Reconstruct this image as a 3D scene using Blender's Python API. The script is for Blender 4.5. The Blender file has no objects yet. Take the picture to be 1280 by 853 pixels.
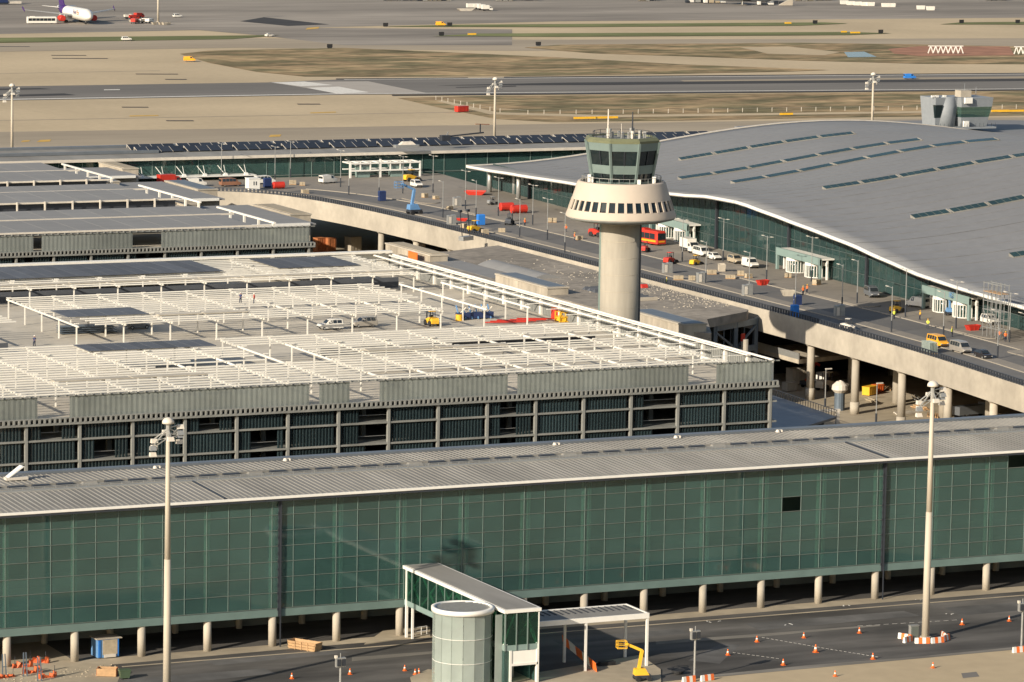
import bpy, math, random
from mathutils import Vector, Matrix
random.seed(7)
R_ = math.radians
sc = bpy.context.scene
col = sc.collection
PI = math.pi

# ---------------------------------------------------------------- camera
PITCH, ROLL, YAW = 0.13437, 0.01621, 0.43690
CAMH, FOCAL = 111.671, 5162.66   # metres above ground; focal length in pixels of a 1280 wide picture
cam_data = bpy.data.cameras.new('camera'); cam = bpy.data.objects.new('camera', cam_data); col.objects.link(cam)
_F = Vector((math.sin(YAW)*math.cos(PITCH), math.cos(YAW)*math.cos(PITCH), -math.sin(PITCH)))
_R0 = Vector((math.cos(YAW), -math.sin(YAW), 0)); _U0 = _R0.cross(_F)
_R = _R0*math.cos(ROLL) + _U0*math.sin(ROLL); _U = -_R0*math.sin(ROLL) + _U0*math.cos(ROLL)
m_ = Matrix((_R, _U, -_F)).transposed().to_4x4(); m_.translation = Vector((0, 0, CAMH))
cam.matrix_world = m_
cam_data.sensor_width = 36; cam_data.lens = FOCAL*36/1280
cam_data.clip_start = 5; cam_data.clip_end = 20000
sc.camera = cam
# ---------------------------------------------------------------- light
SUN_AZ, SUN_EL = R_(65.0), R_(22.2)          # azimuth the light travels towards, from +Y to +X
w = bpy.data.worlds.new('World'); sc.world = w; w.use_nodes = True
nt = w.node_tree; bg = nt.nodes['Background']
sky = nt.nodes.new('ShaderNodeTexSky'); sky.sky_type = 'NISHITA'; sky.sun_disc = False
sky.sun_elevation = SUN_EL; sky.sun_rotation = SUN_AZ + PI; sky.altitude = 100; sky.dust_density = 1.5
nt.links.new(sky.outputs[0], bg.inputs[0]); bg.inputs[1].default_value = 0.09
sl = bpy.data.lights.new('sun', 'SUN'); sl.energy = 4.6; sl.angle = R_(0.5); sl.color = (1.0, 0.905, 0.765)
sun = bpy.data.objects.new('sun', sl); col.objects.link(sun)
d_ = Vector((math.sin(SUN_AZ)*math.cos(SUN_EL), math.cos(SUN_AZ)*math.cos(SUN_EL), -math.sin(SUN_EL)))
sun.rotation_euler = d_.to_track_quat('-Z', 'Y').to_euler(); sun.location = (-300, 200, 400)
sc.view_settings.view_transform = 'Standard'; sc.view_settings.look = 'None'
sc.view_settings.exposure = 0.50; sc.view_settings.gamma = 1

# ---------------------------------------------------------------- materials
MC = {}
def mat(name, c, rough=.7, metal=0., var=.12, scale=.6, bump=0., stretch=(1,1,1), spec=.4, rnd=0., var2=0., scale2=.04, tint=None):
    """procedural surface: base colour varied by fine and broad noise, a random factor per object, bump"""
    if name in MC: return MC[name]
    m = bpy.data.materials.new(name); m.use_nodes = True; MC[name] = m
    n = m.node_tree.nodes; l = m.node_tree.links; b = n['Principled BSDF']
    b.inputs['Roughness'].default_value = rough; b.inputs['Metallic'].default_value = metal
    b.inputs['Specular IOR Level'].default_value = spec
    geo = n.new('ShaderNodeNewGeometry'); mp = n.new('ShaderNodeMapping'); mp.inputs['Scale'].default_value = stretch
    l.new(geo.outputs['Position'], mp.inputs[0])
    t = n.new('ShaderNodeTexNoise'); t.inputs['Scale'].default_value = scale; t.inputs['Detail'].default_value = 5
    l.new(mp.outputs[0], t.inputs[0])
    r = n.new('ShaderNodeMapRange'); r.inputs[1].default_value = .3; r.inputs[2].default_value = .7
    r.inputs[3].default_value = 1-var; r.inputs[4].default_value = 1+var
    l.new(t.outputs[0], r.inputs[0]); fac = r.outputs[0]
    def mul(a, b2):
        q = n.new('ShaderNodeMath'); q.operation = 'MULTIPLY'; l.new(a, q.inputs[0]); l.new(b2, q.inputs[1]); return q.outputs[0]
    if var2:
        t2 = n.new('ShaderNodeTexNoise'); t2.inputs['Scale'].default_value = scale2; t2.inputs['Detail'].default_value = 6
        l.new(mp.outputs[0], t2.inputs[0])
        r2 = n.new('ShaderNodeMapRange'); r2.inputs[1].default_value = .35; r2.inputs[2].default_value = .65
        r2.inputs[3].default_value = 1-var2; r2.inputs[4].default_value = 1+var2
        l.new(t2.outputs[0], r2.inputs[0]); fac = mul(fac, r2.outputs[0])
    if rnd:
        oi = n.new('ShaderNodeObjectInfo'); r3 = n.new('ShaderNodeMapRange')
        r3.inputs[3].default_value = 1-rnd; r3.inputs[4].default_value = 1+rnd
        l.new(oi.outputs['Random'], r3.inputs[0]); fac = mul(fac, r3.outputs[0])
    mx = n.new('ShaderNodeVectorMath'); mx.operation = 'SCALE'
    if tint:
        cm = n.new('ShaderNodeMix'); cm.data_type = 'RGBA'
        t4 = n.new('ShaderNodeTexNoise'); t4.inputs['Scale'].default_value = scale2*2.3; t4.inputs['Detail'].default_value = 7
        l.new(mp.outputs[0], t4.inputs[0]); r4 = n.new('ShaderNodeMapRange'); r4.inputs[1].default_value = .42; r4.inputs[2].default_value = .58
        l.new(t4.outputs[0], r4.inputs[0]); l.new(r4.outputs[0], cm.inputs[0])
        cm.inputs[6].default_value = (*c, 1); cm.inputs[7].default_value = (*tint, 1); l.new(cm.outputs[2], mx.inputs[0])
    else: mx.inputs[0].default_value = c
    l.new(fac, mx.inputs['Scale']); l.new(mx.outputs[0], b.inputs['Base Color'])
    if bump:
        bp = n.new('ShaderNodeBump'); bp.inputs['Strength'].default_value = bump; bp.inputs['Distance'].default_value = .05
        l.new(t.outputs[0], bp.inputs['Height']); l.new(bp.outputs[0], b.inputs['Normal'])
    return m
def glass(name, body, tint, trans, rough=.07, spec=.6, rnd=.25, wob=.004):
    """coated glazing: part see-through, part coloured body with a clear reflection, slightly different pane by pane"""
    m = mat(name, body, rough, 0, .06, .5, 0, spec=spec, rnd=rnd, var2=.12, scale2=.08)
    n = m.node_tree.nodes; l = m.node_tree.links; b = n['Principled BSDF']; out = n['Material Output']
    tr = n.new('ShaderNodeBsdfTransparent'); tr.inputs[0].default_value = (*tint, 1)
    ms = n.new('ShaderNodeMixShader'); ms.inputs[0].default_value = trans
    l.new(b.outputs[0], ms.inputs[1]); l.new(tr.outputs[0], ms.inputs[2]); l.new(ms.outputs[0], out.inputs[0])
    return m
M = dict(
 apron=mat('apron concrete', (.47,.37,.235), .9, 0, .05, .35, .1, (1,1,1), .2, var2=.10, scale2=.012),
 apron_grey=mat('grey apron', (.25,.218,.178), .9, 0, .12, .05, .1, (.6,2.5,1), .2, var2=.26, scale2=.008),
 taxi=mat('taxiway', (.34,.28,.20), .9, 0, .07, .1, .1, (.3,2,1), .2, var2=.10, scale2=.01),
 runway=mat('runway asphalt', (.17,.155,.135), .9, 0, .10, .06, .1, (.3,3,1), .2, var2=.12, scale2=.01),
 rubber=mat('rubber marks', (.05,.047,.045), .9, 0, .2, .1, .1, (.2,3,1), .2),
 runway_light=mat('new runway concrete', (.36,.32,.27), .9, 0, .06, .1, .1),
 grass=mat('dry grass', (.165,.14,.075), 1, 0, .38, .25, .3, (.5,1.,1), .1, var2=.22, scale2=.03, tint=(.33,.235,.13)),
 grass_green=mat('strip of green grass', (.16,.17,.075), 1, 0, .2, .12, .3, (.4,1.5,1), .1, var2=.2, scale2=.02),
 red_earth=mat('red earth', (.30,.14,.08), 1, 0, .25, .1, .2),
 asphalt=mat('road asphalt', (.088,.081,.072), .85, 0, .22, .25, .2, (.5,1.6,1), .3, var2=.42, scale2=.07),
 paving=mat('dusty paving', (.36,.30,.21), .9, 0, .10, .5, .1, var2=.16, scale2=.06),
 deckroad=mat('viaduct asphalt', (.135,.127,.115), .9, 0, .08, .35, .1, var2=.12, scale2=.05),
 deckpave=mat('viaduct paving', (.235,.205,.165), .9, 0, .08, .5, .1, var2=.12, scale2=.05),
 kerb=mat('kerb stone', (.29,.255,.205), .85, 0, .06, 1.),
 concrete=mat('cast concrete', (.40,.35,.275), .85, 0, .07, .8, .15, var2=.12, scale2=.12, rnd=.05),
 concrete_rough=mat('rough concrete topping', (.25,.215,.17), .95, 0, .22, .6, .3, var2=.2, scale2=.1),
 concrete_dirty=mat('weathered concrete', (.40,.345,.265), .9, 0, .16, .7, .2, (1,1,.3), var2=.2, scale2=.15),
 shaft=mat('tower shaft concrete', (.33,.295,.235), .85, 0, .08, 1.2, .1, (1,1,.18), var2=.14, scale2=.14),
 tower_ring=mat('tower ring panels', (.49,.41,.325), .8, 0, .04, .5, .05, rnd=.02),
 tower_green=mat('tower green metal', (.175,.225,.205), .45, .2, .06, .6, 0, rnd=.05),
 tower_roof=mat('tower roof edge', (.15,.155,.085), .6, .1, .1, 1.),
 white=mat('white paint', (.74,.71,.64), .5, 0, .04, 1., spec=.4, rnd=.05),
 steel_white=mat('off-white painted steel', (.70,.66,.575), .5, 0, .05, 1., rnd=.08),
 offwhite=mat('weathered white paint', (.6,.54,.45), .6, 0, .08, .8, rnd=.06),
 zinc=mat('zinc roof sheet', (.225,.212,.186), .8, 0, .08, .3, .05, (2,.4,1), rnd=.03, var2=.16, scale2=.06),
 zinc_dark=mat('blue-grey roof flashing', (.16,.175,.19), .5, .3, .08, .4),
 hall_roof=mat('hall roof membrane', (.20,.197,.192), .75, 0, .05, .5, .03, var2=.09, scale2=.015),
 canopy=mat('grey canopy sheet', (.22,.215,.205), .9, 0, .06, .5, 0, (.3,1,1), rnd=.06),
 panel_blue=mat('dark blue-grey panels', (.085,.092,.105), .8, 0, .10, .5, rnd=.2),
 solar=mat('solar panel', (.022,.025,.032), .55, 0, .1, .5, spec=.3, rnd=.3),
 asphalt_patch=mat('patched asphalt', (.10,.095,.088), .9, 0, .2, .3, .2, var2=.3, scale2=.1),
 dust=mat('dusty asphalt', (.16,.145,.12), .95, 0, .25, .3, .1, (.4,2,1), var2=.3, scale2=.1),
 mullion=mat('grey aluminium', (.17,.19,.165), .5, .3, .06, 1.),
 mullion_green=mat('green aluminium', (.175,.225,.20), .5, .1, .05, 1., rnd=.05),
 pale_metal=mat('pale grey cladding', (.23,.245,.255), .6, 0, .06, 1.),
 mullion_dark=mat('dark teal aluminium', (.075,.10,.095), .5, 0, .05, 1.),
 band=mat('green metal band', (.13,.185,.165), .5, 0, .10, .4),
 teal=mat('pale teal steel', (.20,.27,.245), .5, 0, .05, 1.),
 slab=mat('garage slab edge', (.20,.20,.18), .8, 0, .08, .6, var2=.15, scale2=.2),
 garage_col=mat('garage column', (.215,.215,.195), .8, 0, .08, .6),
 garage_deck=mat('garage roof deck', (.47,.42,.335), .9, 0, .08, .5, .1, var2=.12, scale2=.06),
 inner=mat('interior surface', (.12,.125,.11), .9, 0, .35, .12, var2=.3, scale2=.05),
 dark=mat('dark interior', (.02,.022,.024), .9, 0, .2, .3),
 column_in=mat('green-white steel column', (.86,.88,.80), .5, 0, .05, .6),
 metal=mat('galvanised steel', (.38,.375,.35), .45, .5, .08, 2.),
 steel_dark=mat('dark steel', (.05,.055,.065), .5, .4, .1, 1.),
 steel_blue=mat('blue-grey structural steel', (.13,.16,.19), .5, .3, .1, 1.),
 pole=mat('mast pole concrete', (.46,.40,.31), .7, .0, .05, 1.5, stretch=(1,1,.2)),
 black=mat('black rubber', (.02,.02,.021), .7, 0, .1, 1.),
 navy=mat('navy paint', (.02,.035,.10), .5, 0, .1, 1.),
 red=mat('red paint', (.50,.035,.02), .4, 0, .08, 1.),
 orange=mat('orange plastic', (.78,.16,.03), .5, 0, .08, 1.),
 mesh_orange=mat('orange mesh', (.62,.13,.04), .6, 0, .15, 3.),
 yellow=mat('yellow paint', (.75,.42,.03), .45, 0, .08, 1.),
 lime=mat('hi-vis yellow', (.62,.68,.08), .7, 0, .08, 2.),
 blue=mat('blue plastic', (.03,.19,.58), .45, 0, .08, 1.),
 blue_pale=mat('pale blue paint', (.12,.25,.44), .5, 0, .1, 1.),
 brown=mat('brown paint', (.25,.12,.07), .5, 0, .1, 1.),
 rust=mat('rusty orange steel', (.42,.15,.055), .8, 0, .25, 1.5),
 wood=mat('pine boards', (.42,.26,.13), .8, 0, .15, 2., rnd=.08),
 stone=mat('sandstone block', (.40,.325,.22), .9, 0, .15, 2., .2),
 green=mat('green plastic', (.06,.09,.05), .6, 0, .1, 1.),
 carwhite=mat('white car paint', (.70,.66,.58), .3, 0, .05, 1., spec=.6),
 carsilver=mat('silver car paint', (.42,.38,.32), .3, .4, .05, 1., spec=.6),
 carbeige=mat('beige car paint', (.50,.41,.28), .3, .2, .05, 1., spec=.6),
 carblack=mat('black car paint', (.025,.022,.022), .25, 0, .05, 1., spec=.6),
 cargrey=mat('grey car paint', (.16,.17,.18), .3, .3, .05, 1., spec=.6),
 caryellow=mat('yellow-orange car paint', (.78,.36,.02), .3, 0, .05, 1., spec=.6),
 cardark=mat('vehicle glass', (.02,.026,.03), .08, 0, .05, 1., spec=.8),
 skin=mat('skin', (.45,.26,.17), .6, 0, .05, 2.),
 trousers=mat('dark blue work trousers', (.03,.035,.055), .9, 0, .1, 2.),
 marking=mat('white road marking', (.66,.62,.54), .7, 0, .15, 1.),
 marking_yellow=mat('yellow taxi marking', (.55,.33,.06), .8, 0, .15, .5),
 purple=mat('purple livery', (.05,.02,.12), .4, 0, .05, 1.),
 gpane=glass('green glazing', (.062,.122,.111), (.66,.85,.78), .48, .05, 1.0, rnd=.14),
 clearglass=glass('clear green glazing', (.02,.05,.04), (.42,.72,.58), .62, rnd=.1),
 tpane=glass('teal hall glazing', (.034,.068,.066), (.34,.55,.5), .30, rnd=.10),
 cabglass=glass('tower cab glazing', (.012,.022,.024), (.3,.42,.4), .30, .04, .8, .2),
 ribglass=glass('profiled glass', (.25,.265,.245), (.7,.74,.68), .34, .3, .4, .08),
 ribdark=glass('dark profiled glass', (.026,.042,.046), (.25,.36,.38), .35, .2, .5, .3),
 drumglass=glass('frosted glass blocks', (.42,.46,.42), (.88,.94,.90), .50, .14, .5, .05),
 water=mat('puddled tarpaulin', (.06,.09,.13), .2, 0, .2, .3),
)

# ---------------------------------------------------------------- helpers
WL = {}
def wl(o): return WL.get(o.name, Vector((0,0,0))) if o else Vector((0,0,0))
class MB:
    """collects solids given in world coordinates; build() links them as ONE mesh object"""
    def __init__(s): s.v = []; s.f = []; s.mi = []; s.m = 0
    def face(s, idx): s.f.append(idx); s.mi.append(s.m)
    def hexa(s, a):                       # 8 points: bottom ring then top ring
        b = len(s.v); s.v += [tuple(p) for p in a]
        for q in ((3,2,1,0),(4,5,6,7),(0,1,5,4),(1,2,6,5),(2,3,7,6),(3,0,4,7)): s.face([b+i for i in q])
        return s
    def box(s, x0, x1, y0, y1, z0, z1):
        return s.hexa([(x0,y0,z0),(x1,y0,z0),(x1,y1,z0),(x0,y1,z0),(x0,y0,z1),(x1,y0,z1),(x1,y1,z1),(x0,y1,z1)])
    def rbox(s, cx, cy, z0, z1, l, w, a=0, t=1.):   # rotated box, top scaled by t
        c, n = math.cos(a), math.sin(a); P = []
        for z, k in ((z0,1.),(z1,t)):
            for u, v in ((-1,-1),(1,-1),(1,1),(-1,1)):
                P.append((cx+u*l/2*k*c-v*w/2*k*n, cy+u*l/2*k*n+v*w/2*k*c, z))
        return s.hexa(P)
    def cyl(s, x, y, z0, z1, r0, r1=None, n=12, caps=True):
        r1 = r0 if r1 is None else r1; b = len(s.v)
        for z, r in ((z0,r0),(z1,r1)):
            for i in range(n): s.v.append((x+r*math.cos(2*PI*i/n), y+r*math.sin(2*PI*i/n), z))
        for i in range(n): s.face([b+i, b+(i+1)%n, b+n+(i+1)%n, b+n+i])
        if caps: s.face([b+i for i in range(n)][::-1]); s.face([b+n+i for i in range(n)])
        return s
    def beam(s, p, q, w, h=None, n=4):      # bar from p to q
        h = w if h is None else h; p = Vector(p); q = Vector(q); d = (q-p).normalized()
        up = Vector((0,0,1)) if abs(d.z) < .95 else Vector((0,1,0))
        r = d.cross(up).normalized(); u = r.cross(d); b = len(s.v)
        for P in (p, q):
            for i in range(n):
                a = 2*PI*(i+.5)/n; k = 1.4142 if n == 4 else 1
                s.v.append(tuple(P + r*math.cos(a)*w/2*k + u*math.sin(a)*h/2*k))
        for i in range(n): s.face([b+i, b+(i+1)%n, b+n+(i+1)%n, b+n+i])
        s.face([b+i for i in range(n)][::-1]); s.face([b+n+i for i in range(n)])
        return s
    def rings(s, rings, closed_ends=True):   # list of equal-length point rings
        b = len(s.v); n = len(rings[0])
        for r in rings: s.v += [tuple(p) for p in r]
        for k in range(len(rings)-1):
            for i in range(n): s.face([b+k*n+i, b+k*n+(i+1)%n, b+(k+1)*n+(i+1)%n, b+(k+1)*n+i])
        if closed_ends: s.face([b+i for i in range(n)][::-1]); s.face([b+(len(rings)-1)*n+i for i in range(n)])
        return s
    def lathe(s, x, y, prof, n=24, a0=0., caps=True):
        return s.rings([[(x+r*math.cos(a0+2*PI*i/n), y+r*math.sin(a0+2*PI*i/n), z) for i in range(n)] for r, z in prof], caps)
    def prism(s, pts, z0, z1):               # plan polygon (CCW)
        ar = sum(pts[i][0]*pts[(i+1)%len(pts)][1]-pts[(i+1)%len(pts)][0]*pts[i][1] for i in range(len(pts)))
        if ar < 0: pts = pts[::-1]
        return s.rings([[(a,b,z0) for a,b in pts], [(a,b,z1) for a,b in pts]])
    def poly(s, pts):
        b = len(s.v); s.v += [tuple(p) for p in pts]; s.face(list(range(b, b+len(pts)))); return s
    def sheet(s, pts, z):
        ar = sum(pts[i][0]*pts[(i+1)%len(pts)][1]-pts[(i+1)%len(pts)][0]*pts[i][1] for i in range(len(pts)))
        if ar < 0: pts = pts[::-1]
        return s.poly([(a,b,z) for a,b in pts])
    def mesh(s, name, mats, off=(0,0,0), smooth=False):
        me = bpy.data.meshes.new(name); o = Vector(off)
        me.from_pydata([(v[0]-o.x, v[1]-o.y, v[2]-o.z) for v in s.v], [], s.f)
        for m in (mats if isinstance(mats, (list,tuple)) else [mats]): me.materials.append(M[m] if isinstance(m, str) else m)
        me.polygons.foreach_set('material_index', s.mi)
        if smooth: me.polygons.foreach_set('use_smooth', [len(f) == 4 for f in s.f])
        me.update(); return me
    def build(s, name, mats, parent=None, off=None, smooth=False, label=None, kind=None):
        off = wl(parent) if off is None else Vector(off)
        o = bpy.data.objects.new(name, s.mesh(name, mats, off, smooth)); col.objects.link(o)
        if parent: o.parent = parent; WL[o.name] = off.copy()
        else: o.location = off; WL[o.name] = off.copy()
        if label: o['label'] = label
        if kind: o['kind'] = kind
        return o
def tag(o, label, cat, group=None):
    o['label'] = label; o['category'] = cat
    if group: o['group'] = group
    return o
def thing(name, label, cat, loc=(0,0,0), rz=0, group=None):
    o = bpy.data.objects.new(name, None); col.objects.link(o); o.location = loc; o.rotation_euler = (0,0,rz)
    o.empty_display_size = .5
    WL[o.name] = Vector(loc) if rz == 0 else Vector((0,0,0)); return tag(o, label, cat, group)
def inst(name, me, parent, loc, rot=(0,0,0), scale=(1,1,1)):      # a part sharing mesh data; loc in the parent's frame
    o = bpy.data.objects.new(name, me); col.objects.link(o); o.parent = parent
    o.location = loc; o.rotation_euler = rot; o.scale = scale; return o
def part(mb, name, mats, parent, smooth=False, label=None):       # mesh already in the parent's local frame
    return mb.build(name, mats, parent, off=(0,0,0), smooth=smooth, label=label)
def dup(root, loc, rz, label, group=None, remat=None):
    def cp(o, par):
        c = o.copy(); col.objects.link(c); c.parent = par
        for ch in o.children: cp(ch, c)
        return c
    r = cp(root, None); r.location = loc; r.rotation_euler = (0,0,rz); r['label'] = label
    if group: r['group'] = group
    return r
def structure(mb, name, mats, kind='structure', **k):
    return mb.build(name, mats, None, off=(0,0,0), kind=kind, **k)
def flat(name, pts, z, m): return structure(MB().sheet(pts, z), name, m)

# ================================================================ GROUND
flat('ground', [(-3500,-1500),(5500,-1500),(5500,9000),(-3500,9000)], 0, 'apron')
# apron, taxiways and runway beyond the terminal
flat('far_apron', [(533.1,1717.1), (672.2,1733.1), (847.0,1765.8), (1125.1,1754.7), (2500,2600), (2200,5200), (300,5200), (200,2400)], .03, 'apron_grey')
flat('taxiway', [(366.3,1179.9), (386.9,1246.4), (573.7,1231.3), (780.1,1214.5), (736.3,1146.0), (543.0,1165.0)], .02, 'taxi')
flat('far_taxiway', [(499.2,1607.9), (514.1,1655.7), (649.3,1674.0), (764.4,1642.0), (1029.8,1605.4), (997.2,1554.5), (732.3,1572.9), (626.0,1613.9)], .05, 'taxi')
flat('asphalt_patch', [(647.4,1743.3), (687.6,1773.0), (729.8,1759.8), (705.7,1739.4), (796.9,1711.8), (748.1,1606.7), (675.7,1620.2), (665.9,1687.9)], .06, 'apron_grey')
flat('tyre_stain', [(694.5,1790.6), (717.6,1819.0), (726.8,1760.3), (702.9,1752.0)], .10, 'rubber')
flat('runway', [(443.3,1428.0), (564.4,1425.4), (598.5,1434.7), (735.4,1424.6), (900.5,1403.0), (851.9,1326.8), (693.8,1343.8), (568.9,1363.6), (424.0,1365.7)], .08, 'runway')
flat('runway_concrete', [(564.9,1426.5), (603.1,1422.4), (601.1,1362.1), (570.0,1364.9)], .12, 'runway_light')
flat('runway_concrete', [(723.4,1401.2), (870.7,1391.3), (884.1,1377.3), (720.6,1389.2)], .11, 'taxi')
mk = MB()
for a, b in (((564.9,1423.3), (568.5,1403.8)), ((567.7,1396.3), (567.8,1367.7))):
    mk.sheet([a, (a[0]+14,a[1]+3), (b[0]+14,b[1]+3), b], .15)
for y0, y1, y2, y3 in ((126,118.4,117.3,125),):
    mk.sheet([(424.6,1367.7), (569.6,1365.4), (570.8,1368.2), (425.6,1370.8)], .15)
mk.sheet([(569.6,1365.4), (852.8,1328.3), (853.9,1330.1), (570.5,1367.5)], .15)
mk.sheet([(597.0,1431.2), (897.9,1399.0), (899.2,1401.0), (597.8,1433.1)], .15)
mk.sheet([(492.8,1404.8), (498.8,1404.6), (497.6,1401.4), (491.6,1401.6)], .15)
structure(mk, 'runway_marking', 'marking')
rb = MB()
rb.sheet([(440.2,1417.8), (472.6,1416.4), (475.0,1411.1), (438.2,1411.6)], .14)
rb.sheet([(430.2,1385.9), (472.9,1390.8), (474.5,1382.5), (428.4,1380.0)], .14)
for a in ((560,107.6,640,105.4,1.3),(600,107,1340,98.6,1.6),(640,105.2,1340,97.4,.7),(760,107.2,960,105,.8),(330,110.2,370,109.6,.7),(1000,101.5,1340,99.6,1.4)):
    pass
rb.sheet([(619.8,1397.3), (671.9,1399.8), (884.8,1378.5), (877.9,1367.7), (684.9,1385.3)], .14)
rb.sheet([(623.5,1387.5), (648.7,1389.2), (646.8,1385.2), (622.5,1385.3)], .14)
rb.sheet([(661.6,1427.9), (900.2,1402.6), (902.6,1406.2), (664.0,1432.9)], .14)
rb.sheet([(595.0,1434.2), (647.0,1428.9), (648.8,1432.8), (596.6,1438.0)], .14)
rb.sheet([(583.5,1354.2), (849.1,1322.5), (851.9,1326.8), (585.3,1358.4)], .14)
structure(rb, 'rubber_mark', 'rubber')
flat('grass_area', [(587.1,1580.9), (605.5,1597.3), (638.9,1601.1), (668.6,1603.2), (701.1,1568.7), (734.0,1529.7), (765.1,1482.4), (809.9,1440.4), (787.5,1436.0), (740.5,1434.6), (669.1,1436.6), (615.4,1443.8), (589.1,1451.6), (580.5,1479.5), (580.4,1529.4)], .16, 'grass')
flat('grass_area', [(581.6,1344.8), (608.5,1347.0), (690.4,1337.2), (847.7,1320.4), (784.0,1220.6), (712.0,1229.3), (636.5,1232.3), (591.0,1236.8), (578.0,1253.3), (578.8,1297.9)], .10, 'grass')
flat('grass_area', [(746.4,1591.0), (770.2,1605.2), (883.9,1597.8), (929.4,1578.2), (991.0,1544.7), (929.7,1448.7), (867.5,1466.2), (826.7,1494.0), (788.9,1528.8), (759.6,1552.2)], .16, 'grass')
flat('red_earth_patch', [(901.4,1550.9), (925.8,1565.2), (965.3,1555.0), (935.2,1502.5), (891.0,1506.1), (887.8,1522.1)], .22, 'red_earth')
flat('dirt_track', [(840.8,1573.1), (864.8,1574.0), (869.3,1536.0), (851.9,1518.9), (832.7,1532.8)], .22, 'apron')
flat('pond', [(871.0,1535.7), (881.2,1536.3), (869.6,1505.3), (855.9,1505.5)], .24, 'water')
flat('perimeter_track', [(589.2,1328.1), (592.9,1330.9), (589.9,1277.7), (621.9,1257.6), (797.5,1241.7), (793.5,1235.5), (617.6,1248.7), (583.5,1270.3)], .14, 'apron')
for pts in ([(515.6,1660.7), (525.7,1693.0), (618.6,1690.7), (674.0,1689.3), (642.8,1666.9), (572.7,1663.4)],
            [(743.0,1739.2), (780.8,1747.6), (972.9,1735.6), (980.0,1724.7), (947.6,1713.5), (826.1,1722.1)],
            [(738.6,1670.3), (768.0,1683.6), (945.8,1664.3), (961.9,1651.9), (934.1,1643.7), (794.4,1655.8)],
            [(1022.8,1711.1), (1041.5,1723.7), (1103.9,1721.4), (1088.7,1697.6)]):
    flat('green_strip', pts, .18, 'grass_green')
ym = MB()
for x0, x1, y in ((26,36,177),(46,62,177),(336,352,170),(160,196,145),(560,600,165),(388,400,37),(580,610,40),(300,320,141)):
    pass
ym.sheet([(397.0,1208.4), (399.9,1209.4), (402.0,1214.1), (399.1,1213.1)], .06)
ym.sheet([(401.7,1207.2), (406.1,1207.8), (408.9,1214.6), (405.0,1213.9)], .06)
ym.sheet([(477.9,1206.5), (481.8,1206.8), (485.1,1213.8), (481.2,1213.5)], .06)
ym.sheet([(462.0,1291.5), (472.2,1291.7), (473.3,1294.8), (463.3,1295.2)], .06)
ym.sheet([(525.8,1289.6), (535.6,1290.7), (536.9,1293.9), (527.1,1292.8)], .06)
ym.sheet([(700.5,1724.7), (709.5,1731.5), (715.0,1743.9), (706.2,1736.9)], .12)
structure(ym, 'taxi_marking', 'marking_yellow')
# slab joints of the apron: thin dark seams
sj = MB()
sj.sheet([(399.2,1285.8), (596.8,1281.0), (597.7,1282.8), (399.7,1287.6)], .03)
sj.sheet([(462.3,1488.9), (546.0,1492.0), (546.6,1493.7), (462.8,1490.5)], .03)
sj.sheet([(385.9,1243.0), (551.0,1232.0), (551.6,1233.5), (386.3,1244.4)], .03)
for a in ((170,134.5),(225,151.3),(385,130.5),(222,99.4),(86,69.8),(120,105)):
    pass
structure(sj, 'slab_joint', 'taxi')
st = MB()
for c, wd in (((476.9,1327.7),9),((472.2,1271.2),9),((540.2,1326.4),8),((536.1,1447.7),8),((540.0,1582.2),14),((534.8,1638.4),14),((538.6,1475.3),16),((538.6,1564.2),22)):
    st.rbox(c[0], c[1], .05, .07, wd, 3.2, -.25)
structure(st, 'stain', 'rubber')

# ground by the front pier: road, paved strip, apron
flat('road', [(142.6,479.4), (168.2,479.4), (171.9,486.5), (204.3,487.7), (253.3,487.2), (323.7,487.3), (302.9,455.4), (286.9,453.8), (239.1,453.1), (218.0,451.2), (155.8,446.2), (133.9,450.3)], .012, 'asphalt')
flat('dirt_patch', [(150.4,485.1), (159.5,493.8), (166.6,489.6), (169.4,482.9), (170.5,479.5), (165.9,469.5), (146.4,472.2)], .024, 'paving')
flat('pier_shade_sheet', [(168.2,490.6),(430,490.6),(430,520),(168.2,520)], .016, 'asphalt')  # dark sheet added to deepen the shade on the ground under the pier
flat('pavement', [(100,484.5),(172.7,484.9),(430,484.9),(430,540),(100,540)], .008, 'paving')
kb = MB(); kb.box(172.7, 400, 484.6, 484.9, 0, .06); structure(kb, 'kerb', 'paving')
isl = MB()
isl.prism([(220.4,462.6), (237.4,467.6), (235.9,458.8), (232.1,451.2), (217.1,449.1), (211.5,451.3)], 0, .14)
isl.prism([(204.2,465.8), (208.2,469.3), (209.8,466.7), (218.1,465.5), (220.4,462.6), (211.8,447.3), (199.0,452.2)], 0, .15)
isl.prism([(206.6,486.4), (212.1,493.2), (215.7,494.1), (219.1,493.4), (216.8,488.2), (213.0,488.0)], .0, .13)
structure(isl, 'traffic_island', 'paving')
for i, pts in enumerate(([(169.9,477.7),(189.1,477.5),(189.5,474.3),(172.4,472.9)],[(231.0,480.7),(250.2,481.2),(249.6,478.1),(230.7,477.6)],[(259.8,481.1),(284.6,481.1),(285.0,477.4),(259.8,476.5)],[(241.9,462.8),(250.6,470.6),(252.9,469.2),(244.8,459.6)],[(291.0,481.1),(304.9,480.7),(301.9,475.8),(290.2,475.5)],[(183.2,484.8),(202.1,485.1),(203.3,482.5),(184.1,481.4)])):
    flat('road_patch', pts, .018, 'asphalt_patch')
for i, pts in enumerate(([(239.6,453.9),(255.0,454.7),(271.4,454.3),(287.7,455.1),(286.7,453.6),(238.9,452.6)],[(202.1,479.8),(215.5,479.5),(214.9,478.2),(201.2,477.6)],[(243.4,475.0),(259.8,474.3),(276.8,474.1),(276.3,473.2),(257.8,472.8),(242.5,473.1)])):
    flat('dust_streak', pts, .022, 'dust')
lm = MB()
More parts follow.
